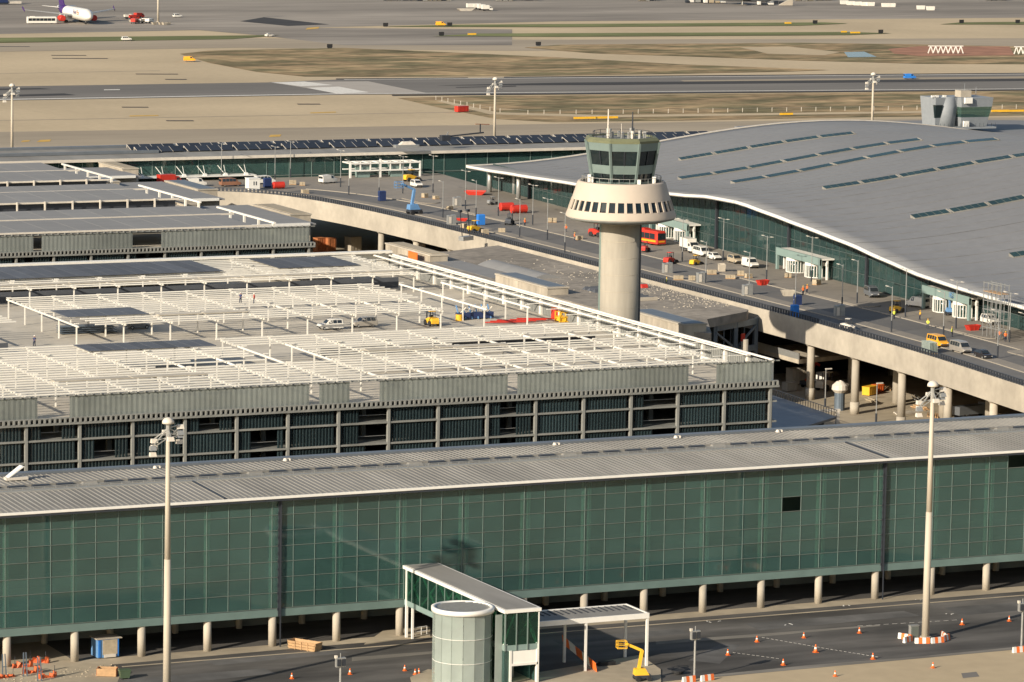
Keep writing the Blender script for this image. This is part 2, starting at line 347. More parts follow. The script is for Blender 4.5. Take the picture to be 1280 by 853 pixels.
def dash(a, b, n):
    for i in range(n):
        t0 = i/n; t1 = (i+.6)/n; A = Vector((*a,0)).lerp(Vector((*b,0)), t0); B = Vector((*a,0)).lerp(Vector((*b,0)), t1)
        lm.beam((A.x,A.y,.02), (B.x,B.y,.02), .09, .01)
dash((257.8,472.3), (262.3,463.0), 14); dash((262.3,463.0), (266.2,455.7), 12); dash((249.6,465.1), (253.6,459.4), 10)
dash((273.5,474.3), (288.8,473.1), 12)
structure(lm, 'lane_marking', 'marking')
flat('lower_yard', [(318,575),(470,575),(470,936),(318,936)], .016, 'paving')
flat('drain_cover', [(271.1,443.5), (273.4,443.6), (272.3,441.0), (269.8,440.9)], .02, 'runway')

# ================================================================ FRONT PIER
X0, Y0, S = 158.76, 489.49, 9.0
ZB, ZT = 4.17, 19.55
pier = thing('pier_building', 'long green glass pier building on round columns across the front, grey metal roof on top', 'building', (X0, Y0, 0))
K0, K1 = -3, 20
XL, XR = X0+K0*S-2, X0+K1*S+2
JOINTS = (4, 14)
cme = MB().cyl(0,0,0,ZB+.1,.52,.52,20).mesh('column', 'concrete', smooth=True)
dm = MB().cyl(0,0,0,ZB+.1,.45,.45,12).mesh('rear_column', 'concrete', smooth=True)
for k in range(K0, K1+1):
    inst('column', cme, pier, (k*S+.4, .55, 0))
    inst('column', dm, pier, (k*S+.4, 12.5, 0)); inst('column', dm, pier, (k*S+.4, 24.0, 0))
b = MB().box(XL, XR, Y0+.25, Y0+26, ZB, ZB+.55); b.build('floor_slab', 'slab', pier)
b = MB().box(XL, XR, Y0+13.6, Y0+13.9, 0, ZB); b.build('rear_wall', 'inner', pier)
b = MB().box(XL, XR, Y0+14, Y0+14.4, ZB+.55, ZT-.4); b.build('inner_wall', 'inner', pier)
b = MB().box(XL, XR, Y0+.8, Y0+8.9, 9.7, 9.95); b.build('upper_floor', 'inner', pier)
b = MB().box(XL, XR, Y0-.06, Y0+.24, ZB-.2, ZB+.8)
b.build('base_band', 'band', pier, label='pale green metal band along the bottom of the glass wall')
pane_w, rows = 3.0, 7
z0 = ZB+.9; ph = (ZT-.15-z0)/rows
pm = MB().box(.03, pane_w-.03, 0, .04, .03, ph-.03).mesh('glass_pane', 'gpane')
icol = MB().cyl(0,0,ZB+.5,ZT-.2,.42,.42,12).mesh('inner_column', 'column_in', smooth=True)
icol2 = MB().cyl(0,0,ZB+.5,ZT-.2,.26,.26,10).mesh('twin_column', 'column_in', smooth=True)
rng = random.Random(3)
stuff = MB()
n_p = 0
open_px = {(37, 4): 1, (49, 6): 1}
for j in range(3*K0, 3*K1):
    for r in range(rows):
        if (j, r) in open_px: continue
        if 0 <= j < 43 and n_p < 300:
            inst('glass_pane', pm, pier, (j*pane_w, rng.uniform(-.01,.01), z0+r*ph), (R_(rng.gauss(0,.10)),0,R_(rng.gauss(0,.12)))); n_p += 1
        else:
            stuff.box(X0+j*pane_w+.03, X0+(j+1)*pane_w-.03, Y0, Y0+.04, z0+r*ph+.03, z0+(r+1)*ph-.03)
stuff.build('glass_pane', 'gpane', pier, kind='stuff')
for k in range(K0, K1+1):
    if k < 5:
        inst('inner_column', icol, pier, (k*S+.35, .75, 0))
    else:
        inst('inner_column', icol2, pier, (k*S+.0, .6, 0)); inst('inner_column', icol2, pier, (k*S+.95, .6, 0))
mv = MB().box(-.03,.03,-.06,.06,z0,ZT).mesh('mullion', 'mullion_green')
for j in range(3*K0, 3*K1+1): inst('mullion', mv, pier, (j*pane_w, 0, 0))
for r in range(rows+1):
    b = MB().box(XL, XR, Y0-.08, Y0+.09, z0+r*ph-.03, z0+r*ph+.03); b.build('transom', 'mullion', pier)
for k in JOINTS:
    b = MB(); x = X0+k*S+1.1
    b.box(x-.22, x+.22, Y0-.2, Y0-.02, ZB-.2, ZT)
    for i in range(14): b.box(x-.34, x-.22, Y0-.24, Y0-.14, ZB+.6+i*1.05, ZB+.95+i*1.05)
    b.beam((x+.05,Y0-.35,0),(x+.05,Y0-.35,ZT),.14)
    b.build('downpipe', 'steel_dark', pier, label='dark vertical expansion joint with a downpipe')
# roof: front fascia, ribbed sheets, walkway rails, slotted gutter, rear strip
def roofz(y): return ZT+.45 + .028*(y)          # y from the eave
ridge = []
b = MB()
RX0, RX1 = XL, XR
b.hexa([(RX0,Y0-1.0,ZT+.02),(RX1,Y0-1.0,ZT+.02),(RX1,Y0+11,ZT+.02),(RX0,Y0+11,ZT+.02),(RX0,Y0-1.0,ZT+.42),(RX1,Y0-1.0,ZT+.42),(RX1,Y0+11,roofz(11.6)),(RX0,Y0+11,roofz(11.6))])
b.hexa([(RX0,Y0+11,ZT+.02),(RX1,Y0+11,ZT+.02),(RX1,Y0+26.4,ZT+.02),(RX0,Y0+26.4,ZT+.02),(RX0,Y0+11,ZT+.62),(RX1,Y0+11,ZT+.62),(RX1,Y0+26.4,ZT+.4),(RX0,Y0+26.4,ZT+.4)])
roof = b.build('roof', 'zinc', pier)
rm = MB().hexa([(-.07,-.9,ZT+.42),(.07,-.9,ZT+.42),(.06,11,roofz(11.6)),(-.06,11,roofz(11.6)),(-.03,-.9,ZT+.50),(.03,-.9,ZT+.50),(.03,11,roofz(11.6)+.08),(-.03,11,roofz(11.6)+.08)])
rs = MB()
x = RX0+.4
while x < RX1:
    rs.hexa([(v[0]+x, v[1]+Y0, v[2]) for v in rm.v]); x += .8
rs.build('roof_rib', 'zinc', roof, kind='stuff')
rs = MB(); x = RX0+.4
while x < RX1:
    rs.hexa([(x-.06,Y0+15.3,ZT+.5),(x+.06,Y0+15.3,ZT+.5),(x+.06,Y0+25.1,ZT+.4),(x-.06,Y0+25.1,ZT+.4),(x-.03,Y0+15.3,ZT+.68),(x+.03,Y0+15.3,ZT+.68),(x+.03,Y0+25.1,ZT+.50),(x-.03,Y0+25.1,ZT+.50)]); x += .8
rs.build('rear_roof_rib', 'zinc', roof, kind='stuff')
b = MB().box(RX0, RX1, Y0-1.15, Y0-1.0, ZT+.12, ZT+.45); b.build('fascia', 'white', roof, label='white eave strip')
b = MB().box(RX0, RX1, Y0-1.1, Y0-.2, ZT-.2, ZT+.0); b.build('soffit', 'steel_dark', roof)
b = MB()
for yy, zz in ((11.3,.35),(12.3,.35),(11.3,.7)):
    b.beam((RX0,Y0+yy,ZT+.62+zz),(RX1,Y0+yy,ZT+.62+zz),.07)
x = RX0+.5
b.box(RX0, RX1, Y0+10.9, Y0+11.2, ZT+.62, ZT+1.0)
while x < RX1:
    b.beam((x,Y0+11.3,ZT+.6),(x,Y0+11.3,ZT+1.32),.06); b.beam((x,Y0+12.3,ZT+.6),(x,Y0+12.3,ZT+.97),.06); x += 1.5
b.box(RX0, RX1, Y0+11.4, Y0+12.2, ZT+.63, ZT+.72)
b.build('roof_walkway', 'metal', roof)
slot = MB().box(0,2.3,13.9,14.6,ZT+.75,ZT+1.05).mesh('roof_vent', 'steel_dark')
cap = MB().hexa([(0,13.7,ZT+.6),(2.4,13.7,ZT+.6),(2.4,15.2,ZT+.6),(0,15.2,ZT+.6),(.3,14.0,ZT+1.1),(2.1,14.0,ZT+1.1),(2.1,14.9,ZT+1.0),(.3,14.9,ZT+1.0)]).mesh('vent_cap', 'zinc')
i = 0; x = RX0+1
while x < RX1-4:
    if i % 7 == 6: inst('vent_cap', cap, roof, (x-X0, 0, 0))
    else: inst('roof_vent', slot, roof, (x-X0, 0, 0))
    x += 3.3; i += 1
MB().box(RX0, RX1, Y0+13.8, Y0+14.7, ZT+.5, ZT+.75).build('vent_kerb', 'zinc', roof)
MB().box(RX0, RX1, Y0+14.62, Y0+14.9, ZT+.75, ZT+1.1).build('vent_hood', 'zinc', roof)
b = MB().box(RX0, RX1, Y0+25.2, Y0+26.6, ZT+.45, ZT+.75); b.build('rear_parapet', 'zinc_dark', roof)
b = MB()
for px in (X0+3*S+2, X0+14.1*S): b.box(px, px+.25, Y0-.9, Y0+25, ZT+.5, ZT+.95) if False else b.hexa([(px,Y0-.9,ZT+.45),(px+.25,Y0-.9,ZT+.45),(px+.25,Y0+11,roofz(11.6)),(px,Y0+11,roofz(11.6)),(px,Y0-.9,ZT+.62),(px+.25,Y0-.9,ZT+.62),(px+.25,Y0+11,roofz(11.6)+.2),(px,Y0+11,roofz(11.6)+.2)])
b.build('roof_joint', 'steel_dark', roof)
bm_ = MB(); bm_.cyl(0,0,0,.35,.35,.2,10); bm_.cyl(.7,0,0,.25,.16,.16,8); bm_.beam((0,0,.3),(.7,0,.3),.1)
rv = bm_.mesh('roof_outlet', 'offwhite')
for X in (187.6,206.3,246.8,265.8,282.2): inst('roof_outlet', rv, roof, (X-X0, 24.3, ZT+.5))
b = MB(); b.rbox(0,0,0,.4,3.2,1.6,0); sb = MB(); p_ = (167.4,510.9)
t = thing('roof_hatch', 'white open hatch tilted up on the grey pier roof, at the far left', 'hatch', (p_[0]-.3, p_[1], ZT+.62))
part(MB().box(-1.4,1.6,-.6,.6,0,.35), 'hatch_frame', 'offwhite', t)
part(MB().hexa([(-1.2,-.6,.35),(-1.0,-.6,.35),(-1.0,.6,.35),(-1.2,.6,.35),(-.2+1,-.6,1.8),(.1+1,-.6,1.75),(.1+1,.6,1.75),(-.2+1,.6,1.8)]), 'hatch_lid', 'white', t)

# ================================================================ CAR PARKS
def garage(label, GX0, GX1, Y, BAY, ncol, floors, zdeck, ztop, depth, colx0, open_bays, lowz, front=True):
    g = thing('car_park', label, 'car park', (GX0, Y, 0))
    MB().box(GX0, GX1, Y, Y+depth, zdeck-.35, zdeck).build('roof_deck', 'garage_deck', g)
    for z in floors:
        MB().box(GX0, GX1, Y-.35, Y+30, z-.22, z+.05).build('floor_slab', 'slab', g)
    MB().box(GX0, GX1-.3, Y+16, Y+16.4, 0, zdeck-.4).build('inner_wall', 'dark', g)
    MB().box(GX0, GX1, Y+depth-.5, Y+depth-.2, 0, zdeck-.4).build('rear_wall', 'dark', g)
    MB().box(GX1-.5, GX1-.2, Y+.8, Y+depth-.6, 0, zdeck-.4).build('side_wall', 'concrete_dirty', g)
    cm = MB().box(-.2,.2,-.42,.12,0,zdeck+.1).mesh('column', 'garage_col')
    deep = MB().box(-.35,.35,6.5,7.2,0,zdeck-.4).mesh('inner_column', 'garage_col')
    top = [zdeck-.55]+list(floors)
    rr = random.Random(5)
    hs = {}
    xs = [colx0+i*BAY for i in range(ncol)]
    for i, x in enumerate(xs):
        inst('column', cm, g, (x-GX0, 0, 0)); inst('inner_column', deep, g, (x-GX0-1.2, 0, 0))
    # infill of each bay and storey: upright strips of profiled glass
    tops = [zdeck-1.0]+[z-.28 for z in floors]; bots = [z+.05 for z in floors]+[lowz]
    for i in range(ncol-1):
        for s in range(len(bots)):
            z0, z1 = bots[s], tops[s]
            if z1-z0 < .4: continue
            o = open_bays.get((i,s)); n = int((BAY-.64)/.52)
            runs = [(0,n)] if not o else [(0,int(o[0]*n)),(int(math.ceil(o[1]*n)),n)]
            for qa, qb in runs:
                if qb-qa < 2: continue
                key = (round(z0,2), qa, qb)
                if key not in hs:
                    b = MB()
                    for q in range(qa, qb):
                        x = .32+q*.52
                        b.hexa([(x,.04,z0),(x+.17,-.08,z0),(x+.40,-.02,z0),(x+.40,.04,z0),(x,.04,z1),(x+.17,-.08,z1),(x+.40,-.02,z1),(x+.40,.04,z1)])
                    hs[key] = b.mesh('glass_infill', 'ribdark')
                inst('glass_infill', hs[key], g, (xs[i]-GX0, 0, 0))
    # parapet: pale profiled glass with an upper rail and a toothed lower band
    ps = {}; n = int(BAY/.8); wd = BAY/n
    for i in range(ncol-1):
        o = open_bays.get((i,-1))
        for qa, qb in ([(0,n)] if not o else [(0,int(o[0]*n)),(int(math.ceil(o[1]*n)),n)]):
            if qb <= qa: continue
            if (qa,qb) not in ps:
                b = MB()
                for q in range(qa, qb):
                    x = q*wd
                    b.hexa([(x,-.45,zdeck+.1),(x+wd/2,-.49,zdeck+.1),(x+wd,-.45,zdeck+.1),(x+wd,-.40,zdeck+.1),(x,-.45,ztop-.12),(x+wd/2,-.49,ztop-.12),(x+wd,-.45,ztop-.12),(x+wd,-.40,ztop-.12)])
                ps[(qa,qb)] = b.mesh('parapet_panel', 'ribglass')
            inst('parapet_panel', ps[(qa,qb)], g, (xs[i]-GX0, 0, 0))
    b = MB().box(GX0, GX1+.2, Y-.62, Y-.38, ztop-.16, ztop); 
    x = GX0
    while x < GX1: b.box(x, x+.16, Y-.8, Y-.3, ztop-.12, ztop+.12); x += 1.36
    b.build('parapet_rail', 'garage_col', g)
    MB().box(GX0, GX1+.2, Y-.75, Y-.15, zdeck-.95, zdeck-.62).build('ledge', 'slab', g)
    b = MB(); x = GX0; 
    while x < GX1: b.box(x, x+.30, Y-.80, Y-.2, zdeck-.62, zdeck+.02); x += .78
    b.box(GX0, GX1, Y-.7, Y-.2, zdeck-.02, zdeck+.12)
    b.build('parapet_bracket', 'garage_col', g, kind='stuff')
    for z in floors:
        MB().beam((GX0,Y+.6,z+1.0),(GX1-.5,Y+.6,z+1.0),.06).build('guard_cable', 'metal', g)
    return g, xs
# front car park
BAY = 8.17
FX1 = 310.4
cx0 = 304.9; cx0 = FX1 - 1.15
xs0 = cx0 - 16*BAY
opens = {(0,0):(.3,.7),(3,0):(.3,.7),(6,0):(.45,.95),(9,0):(.3,.6),(12,0):(.3,1.),(1,1):(.3,.7),(4,1):(.35,.8),(6,1):(.45,.95),(9,1):(.3,.6),(12,1):(.3,1.),(4,2):(.35,.8),(9,2):(.3,.6),(6,2):(.6,.95),(12,2):(.5,1.),
         (0,-1):(.2,.8),(5,-1):(.45,.6),(6,-1):(.2,.8),(9,-1):(.45,.6),(13,-1):(.2,.8)}
g1, xs = garage('large car park with white open rooftop framing, behind the green pier', xs0-1, FX1, 566, BAY, 17, (15.85, 12.65, 9.4, 6.2), 19.0, 22.35, 153, xs0, {(k[0]+1,k[1]):v for k,v in opens.items()}, 3.1)
# rooftop framing, three strips over the parking rows
GXL = xs0-1
ZP = 22.35
strips = [(566.6, 615, 20), (638, 675, 15), (687, 717, 12)]
bay_beams = {}
raft = {}
hole = {0:[(9.0,'')]}
pm_ = MB().box(-.10,.10,-.10,.10,0,ZP-19.0).mesh('post', 'steel_white')
cln = MB().box(-.4,.4,-.10,.10,-.12,.03).mesh('bracket', 'steel_white')
npost = 0
rr_j = random.Random(12)
for si, (ya, yb, nr) in enumerate(strips):
    # joists along X; the framing stops short where the ramps come up
    for r in range(nr+1):
        y = ya + (yb-ya)*r/nr
        segs = [(GXL+.5, FX1-8.5)]
        if si == 0 and r > nr*.80: segs = [(GXL+.5, xs[6]-2), (xs[7]-1, FX1-8.5)]
        if si == 0 and r > nr*.42 and r <= nr*.80: segs = [(GXL+.5, xs[7]-2), (xs[8], FX1-8.5)]
        if si == 1 and r < nr*.45: segs = [(GXL+.5, xs[4]), (xs[5]+3, xs[13])]
        if si == 1 and r >= nr*.45: segs = [(GXL+.5, xs[3]+4), (xs[5], xs[13]+3)]
        if si == 2 and r in (3,4): segs = [(GXL+.5, FX1-8.5)]
        for a, c in segs:
            if rr_j.random() < .12: c = a+(c-a)*rr_j.uniform(.35,.8)
            elif rr_j.random() < .10: a = a+(c-a)*rr_j.uniform(.1,.4)
            MB().box(a, c, y-.12, y+.12, ZP-.02, ZP+.18).build('joist', 'steel_white', g1)
    nb = max(3, round((yb-ya)/9.3))
    for i, x in enumerate(xs):
        if x > FX1-6: continue
        if si == 1 and i == 4: continue
        MB().box(x-.12, x+.12, ya-.3, yb+.3, ZP-.3, ZP-.025).build('cross_beam', 'steel_white', g1)
        for q in range(nb+1):
            y = ya + .6 + (yb-ya-1.2)*q/nb
            if npost < 298:
                inst('post', pm_, g1, (x-GXL, y-566, 19.0)); npost += 1
            inst('bracket', cln, g1, (x-GXL, y-566, ZP+.30))
# dark canopy sheets lying on part of the framing
def canopy(xa, xb, ya, yb, z, m, n, parent, gap=.12, nm='canopy_sheet'):
    wd = (xb-xa)/n
    me = MB().box(0, wd-gap, 0, yb-ya, 0, .10).mesh(nm, m); o = wl(parent)
    for i in range(n): inst(nm, me, parent, (xa+i*wd-o.x, ya-o.y, z))
canopy(xs[2]+1.5, xs[11], 699, 716.5, ZP+.32, 'panel_blue', 26, g1)
canopy(xs[0], xs[1]+4.5, 699, 716, ZP+.32, 'panel_blue', 9, g1)
canopy(xs[12]+3, xs[14]+3, 700, 715, ZP+.32, 'panel_blue', 6, g1)
canopy(xs[5]+1, xs[7]-1, 646, 655, ZP+.32, 'panel_blue', 4, g1)
canopy(xs[4]-1, xs[6]+4, 606, 613.5, ZP+.32, 'panel_blue', 10, g1)
# light slabs over parts of the strips
b = MB()
for (a, c, ya, yb) in ((xs[2], xs[5], 577, 579),(xs[9], xs[12], 593, 595),(GXL+2, xs[3], 659, 661),(xs[7], xs[9], 644, 646),(GXL+1, FX1-9, 689.5, 691.5)):
    canopy(a, c, ya, yb, ZP+.27, 'garage_deck', max(2,int((c-a)/8.17)), g1, .3, 'cover_slab')
# dark walls standing in for the shaded gaps under the framing, between the posts
MB().box(xs[2]+2, xs[15], 694.6, 695, 19, 20.9).build('shade_wall', 'panel_blue', g1)
MB().box(GXL, xs[1]+2, 694.6, 695, 19, 20.9).build('shade_wall', 'panel_blue', g1)
MB().box(xs[9], FX1-9, 612.6, 613, 19, 20.6).build('shade_wall', 'dark', g1)
MB().box(xs[1], xs[3]+3, 633.6, 634, 19, 20.6).build('shade_wall', 'panel_blue', g1)
MB().box(GXL, FX1-1, 718.6, 719, 19, 22.3).build('rear_screen', 'steel_white', g1)
MB().box(GXL, FX1-1, 716.9, 718.3, ZP+.35, ZP+.75).build('rear_beam', 'steel_white', g1)
MB().box(GXL, FX1-1, 719.6, 720.6, ZP+.1, ZP+.5).build('rear_beam', 'steel_white', g1)
# right-hand edge: posts, rails and ribbed screens
for (xx, ya, yb) in ((FX1-.7, 566, 719), (FX1-4.6, 585, 719)):
    MB().box(xx-.15, xx+.15, ya, yb, ZP-.15, ZP+.12).build('edge_rail', 'steel_white', g1)
for (xx, ya, yb) in ((FX1-2.0, 572, 716),):
    MB().box(xx-.14, xx+.14, ya, yb, ZP-.1, ZP+.1).build('edge_rail', 'steel_white', g1)
y = 566.5; ep = MB().box(-.28,.28,-.35,.35,0,3.2).mesh('edge_post', 'steel_white')
scr = MB(); yy = .4
while yy < 7.2: scr.box(-.05,.05,yy,yy+.42,.15,2.9); yy += .62
scr = scr.mesh('ribbed_screen', 'garage_col')
while y < 716:
    inst('edge_post', ep, g1, (FX1-.75-GXL, y-566, 19.0)); inst('ribbed_screen', scr, g1, (FX1-.75-GXL, y-566, 19.0)); y += 7.7
yy = 574
while yy < 716:
    MB().box(FX1-7.1, FX1-.6, yy-.12, yy+.12, ZP-.32, ZP-.22).build('cross_rail', 'steel_white', g1); yy += 7.7
# shadow-side deck clutter: stacked scaffold frames and bollards
def small_stack(x, y, z, label, m, cat, n=5, l=3., grp=None):
    t = thing('material_stack', label, cat, (x, y, z), .2, grp)
    for i in range(n): part(MB().box(-l/2+.1*i, l/2-.07*i, -.5, .5, .02+.2*i, .18+.2*i), 'board', m, t)
    return t

# rear car park
RX1g = 314.4
rx0 = RX1g - 1 - 14*7.72
g2, xs2 = garage('rear car park with stepped grey canopies, left of the curved ramp', rx0-1, RX1g, 769, 7.72, 15, (15.9, 12.7, 9.4), 19.0, 22.4, 137, rx0,
    {(6,0):(.3,.4),(9,0):(.3,.85),(9,-1):(.2,.8),(6,-1):(.45,.6),(9,1):(.3,.85)}, 6)
rows2 = [(770.5, 797, 22.9), (801, 826, 23.2), (829, 850, 23.2), (856, 880, 23.0), (884, 905, 23.0)]
rp = MB().box(-.16,.16,-.16,.16,0,4.1).mesh('post', 'offwhite')
for ri, (ya, yb, z) in enumerate(((770.5,789,22.6),(790.5,804,22.9),(823,842,22.8),(843,852.5,23.0),(867,886,22.8),(887.5,904,23.0))):
    wd = 6.1; n = int((305.4-rx0)/wd)
    sh = MB().hexa([(0,0,0),(wd-.1,0,0),(wd-.1,yb-ya,.2),(0,yb-ya,.2),(0,0,.14),(wd-.1,0,.14),(wd-.1,yb-ya,.34),(0,yb-ya,.34)]).mesh('canopy_sheet', 'canopy')
    for i in range(n): inst('canopy_sheet', sh, g2, (i*wd, ya-769, z))
    MB().box(rx0-1, 305.4, ya-.5, ya-.1, z-.2, z+.15).build('canopy_edge', 'offwhite', g2)
for yy in (822.6, 866.6):
    x = rx0+3
    MB().box(rx0-1, 305, yy-17.3, yy-17.0, 19, 22.3).build('kerb_wall', 'offwhite', g2)
    MB().box(rx0-1, 305, yy+1.0, yy+1.3, 19, 22.6).build('shade_wall', 'steel_dark', g2)  # dark wall in place of the shade in the opening behind the posts
    while x < 305:
        inst('post', rp, g2, (x-rx0+1, yy-769-.4, 19.0)); x += 6.1
for (ya, yb, xx) in ((769.5, 802, 306.3), (812, 850, 306.3), (867, 902, 306.3)):
    MB().box(xx-.22, xx+.22, ya, yb, 22.9, 23.25).build('edge_rail', 'steel_white', g2)
    y = ya+1
    while y < yb-1: MB().box(xx-.2, xx+.2, y-.25, y+.25, 19, 22.9).build('edge_post', 'steel_white', g2); y += 8

# covered walkway between the rear car park and the ramp (three roofs stepping back)
for i, (ya, yb) in enumerate(((808,848),(862,903),(917,940))):
    t = thing('walkway_roof', ('grey walkway roof beside the nearest concrete stair block of the rear car park', 'grey walkway roof by the middle stair block of the rear car park', 'grey walkway roof by the farthest stair block of the rear car park')[i], 'walkway', (321, ya, 0))
    MB().hexa([(RX1g-3,ya,18.0),(331,ya,18.0),(331,yb,18.0),(RX1g-3,yb,18.0),(RX1g-3,ya,18.3),(331,ya,18.3),(331,yb,18.3),(RX1g-3,yb,18.3)]).build('roof', 'canopy', t)
    MB().box(RX1g-3.4, 329.5, ya-.4, ya, 17.9, 18.5).build('roof_edge', 'white', t)
    MB().box(RX1g-3.4, RX1g-3, ya, yb, 17.9, 18.5).build('roof_edge', 'white', t)
    MB().box(RX1g-2.5, 330.5, ya+2, yb-1, 0, 17.9).build('wall', 'concrete_dirty', t)
# concrete stair blocks
def block(x0, x1, ya, yb, z0, z1, label, n):
    t = thing('stair_block', label, 'concrete block', (x0, ya, z0), 0, 'concrete stair blocks along the car parks')
    L = (yb-ya)/n
    me = MB().box(-.04,0,.03,L-.03,.05,z1-z0-.45).mesh('wall_panel', 'concrete_dirty')
    for i in range(n): inst('wall_panel', me, t, (0, i*L, 0))
    MB().box(x0, x1, ya, yb, z0, z1-.3).build('wall', 'concrete_dirty', t)
    MB().box(x0-.15, x1+.15, ya-.15, yb+.15, z1-.3, z1).build('roof_slab', 'concrete', t)
    MB().box(x0+.5, x1-.3, ya+.6, yb-.6, z1, z1+.08).build('roof_felt', 'zinc_dark' if n%2 else 'paving', t)
block(337.6, 342.2, 650.5, 672, 9, 16.2, 'beige concrete block right of the tower shaft, nearest of the row', 7)
block(337.6, 342.0, 707.2, 731, 9, 16.2, 'beige concrete block with blue-grey roof, left of the tower shaft', 9)
block(338.1, 342.0, 764, 787, 11.0, 16.2, 'beige concrete block in front of the viaduct columns', 8)
block(331.6, 336.3, 824, 846, 14, 18.6, 'concrete block with tan roof under the curved ramp', 6)
block(331.6, 336.3, 880.5, 902.5, 14, 18.6, 'concrete block beside the curved ramp, left of the brown van', 5)
block(330.6, 334.6, 929, 946, 14, 19.0, 'tall beige concrete block nearest the rear pier', 4)
block(RX1g-.6, RX1g+3, 842, 850, 14, 19.6, 'small beige wall block between the rear canopies', 2)
block(RX1g-.6, RX1g+3, 894, 903, 14, 19.6, 'small beige wall block at the far canopy end', 3)

# plaza roof between car park and viaduct
pz = thing('plaza_roof', 'rough grey concrete roof between the car park and the viaduct, with the tower rising through it', 'flat roof', (FX1, 645, 0))
MB().prism([(337.8,652),(342.2,648.5),(350.5,666.1),(362.8,673.6),(364.4,676),(364.4,788),(350,781),(338,779),(FX1+2,760),(FX1+2,735),(337.8,731)], 13.0, 14.68).build('slab', 'concrete_rough', pz)
MB().box(338.5, 345, 735, 764, 14.7, 14.75).build('roof_sheet', 'canopy', pz)
for (xa, xb, ya, yb) in ((345.5, 352, 731, 757),):
    b = MB(); n = 12
    pr = [(xa+(xb-xa)*i/n, 14.68+.9*math.sin(PI*i/n)) for i in range(n+1)]
    b.rings([[(x,ya,z) for x,z in pr]+[(xb,ya,14.4)], [(x,yb,z) for x,z in pr]+[(xb,yb,14.4)]])
    b.build('curved_skylight', 'canopy', pz)
me = MB().hexa([(0,0,0),(6,0,0),(6,1.5,0),(0,1.5,0),(0,.2,.7),(6,.2,.7),(6,1.5,.1),(0,1.5,.1)]).mesh('sawtooth_skylight', 'panel_blue')
for i in range(9): inst('sawtooth_skylight', me, pz, (348-FX1, 694.5-645+i*2.2, 14.68))
MB().box(347.5, 354.5, 694, 694.4, 14.4, 15.3).build('skylight_edge', 'concrete', pz)
b = MB()
for y in (650, 665, 690, 720, 750, 780):
    for x in (330, 350): b.cyl(x, y, 0, 13.0, .5, n=10)
b.build('support_column', 'concrete', pz)
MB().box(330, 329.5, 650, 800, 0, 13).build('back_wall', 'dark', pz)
# steel frame under the plaza edge, next to the ramp gap
sf = thing('braced_scaffold', 'blue-grey braced steel frame under the plaza edge, left of the ramp columns', 'steel frame', (352, 648, 0))
P1, P3 = (354.3,670.5), (366.6,677.4)
P2 = ((P1[0]+P3[0])/2, (P1[1]+P3[1])/2)
for q in (P1, P2, P3):
    MB().beam((q[0],q[1]-.3,0),(q[0],q[1]-.3,13.0),.75).build('upright', 'steel_blue', sf)
for z in (12.3, 7.4):
    MB().beam((P1[0],P1[1]-.5,z),(P3[0],P3[1]-.5,z),.5,1.1).build('girder', 'steel_blue', sf)
for a, b2 in ((P1,P2),(P3,P2)):
    MB().beam((a[0],a[1]-.6,11.6),(b2[0],b2[1]-.6,7.8),.35).build('brace', 'steel_blue', sf)
for k in range(1,6):
    t_ = k/6; x = P1[0]+(P3[0]-P1[0])*t_; y = P1[1]+(P3[1]-P1[1])*t_+1.5
    MB().beam((x,y,0),(x,y,12.8),.22).build('stud', 'steel_blue', sf)
t = thing('sign_board', 'red and grey panel fixed in front of the blue-grey steel frame', 'panel', (P2[0]+1.5, P2[1]-.6, 7.0))
part(MB().rbox(0,0,2.2,3.6,1.6,.15,.65), 'red_panel', 'red', t); part(MB().rbox(0,0,0,2.2,1.3,.12,.65), 'grey_panel', 'metal', t)

# ================================================================ VIADUCT
ZR = 14.0
edge = [(357.8,540),(360.5,573.5),(364.3,610),(366.0,640),(367,665),(367.2,700),(367.2,745),(367,800),(366.2,840),(364.8,866),(362.4,885),(358.6,899),(352.5,908),(344,913),(330,916),(300,917.5),(230,918)]
def smooth(pts, n=5):
    out = []
    P = [Vector(a) for a in pts]
    for i in range(len(P)-1):
        p0 = P[max(i-1,0)]; p1 = P[i]; p2 = P[i+1]; p3 = P[min(i+2,len(P)-1)]
        for k in range(n):
            t = k/n; out.append(.5*((2*p1)+(p2-p0)*t+(2*p0-5*p1+4*p2-p3)*t*t+(3*p1-p0-3*p2+p3)*t**3))
    out.append(P[-1]); return [(a.x,a.y) for a in out]
E_ = smooth(edge)
def offset(pts, d):
    out = []
    for i, p in enumerate(pts):
        a = Vector(pts[max(i-1,0)]); b = Vector(pts[min(i+1,len(pts)-1)]); t = (b-a).normalized(); n = Vector((t.y,-t.x)); q = Vector(p)+n*d
        out.append((q.x,q.y))
    return out
def ribbon(pts, d0, d1, z, mb=None):
    mb = mb or MB(); A = offset(pts, d0); B = offset(pts, d1)
    for i in range(len(pts)-1): mb.poly([(*A[i],z),(*B[i],z),(*B[i+1],z),(*A[i+1],z)])
    return mb
def solid_ribbon(pts, d0, d1, z0, z1, mb=None):
    mb = mb or MB(); A = offset(pts, d0); B = offset(pts, d1)
    mb.rings([[(*A[i],z0),(*B[i],z0),(*B[i],z1),(*A[i],z1)] for i in range(len(pts))]); return mb
vi = thing('viaduct', 'long concrete viaduct carrying the terminal forecourt, curving left at its far end', 'viaduct', (367, 640, 0))
def FX(y): return 401 + (y-638)*.062
MB().prism([(e[0],e[1]) for e in offset(E_,1.2)] + [(230,946.5),(421,946.5),(FX(908),908),(FX(638),638),(FX(540),540)], 12.9, ZR-.02).build('deck', 'deckpave', vi)
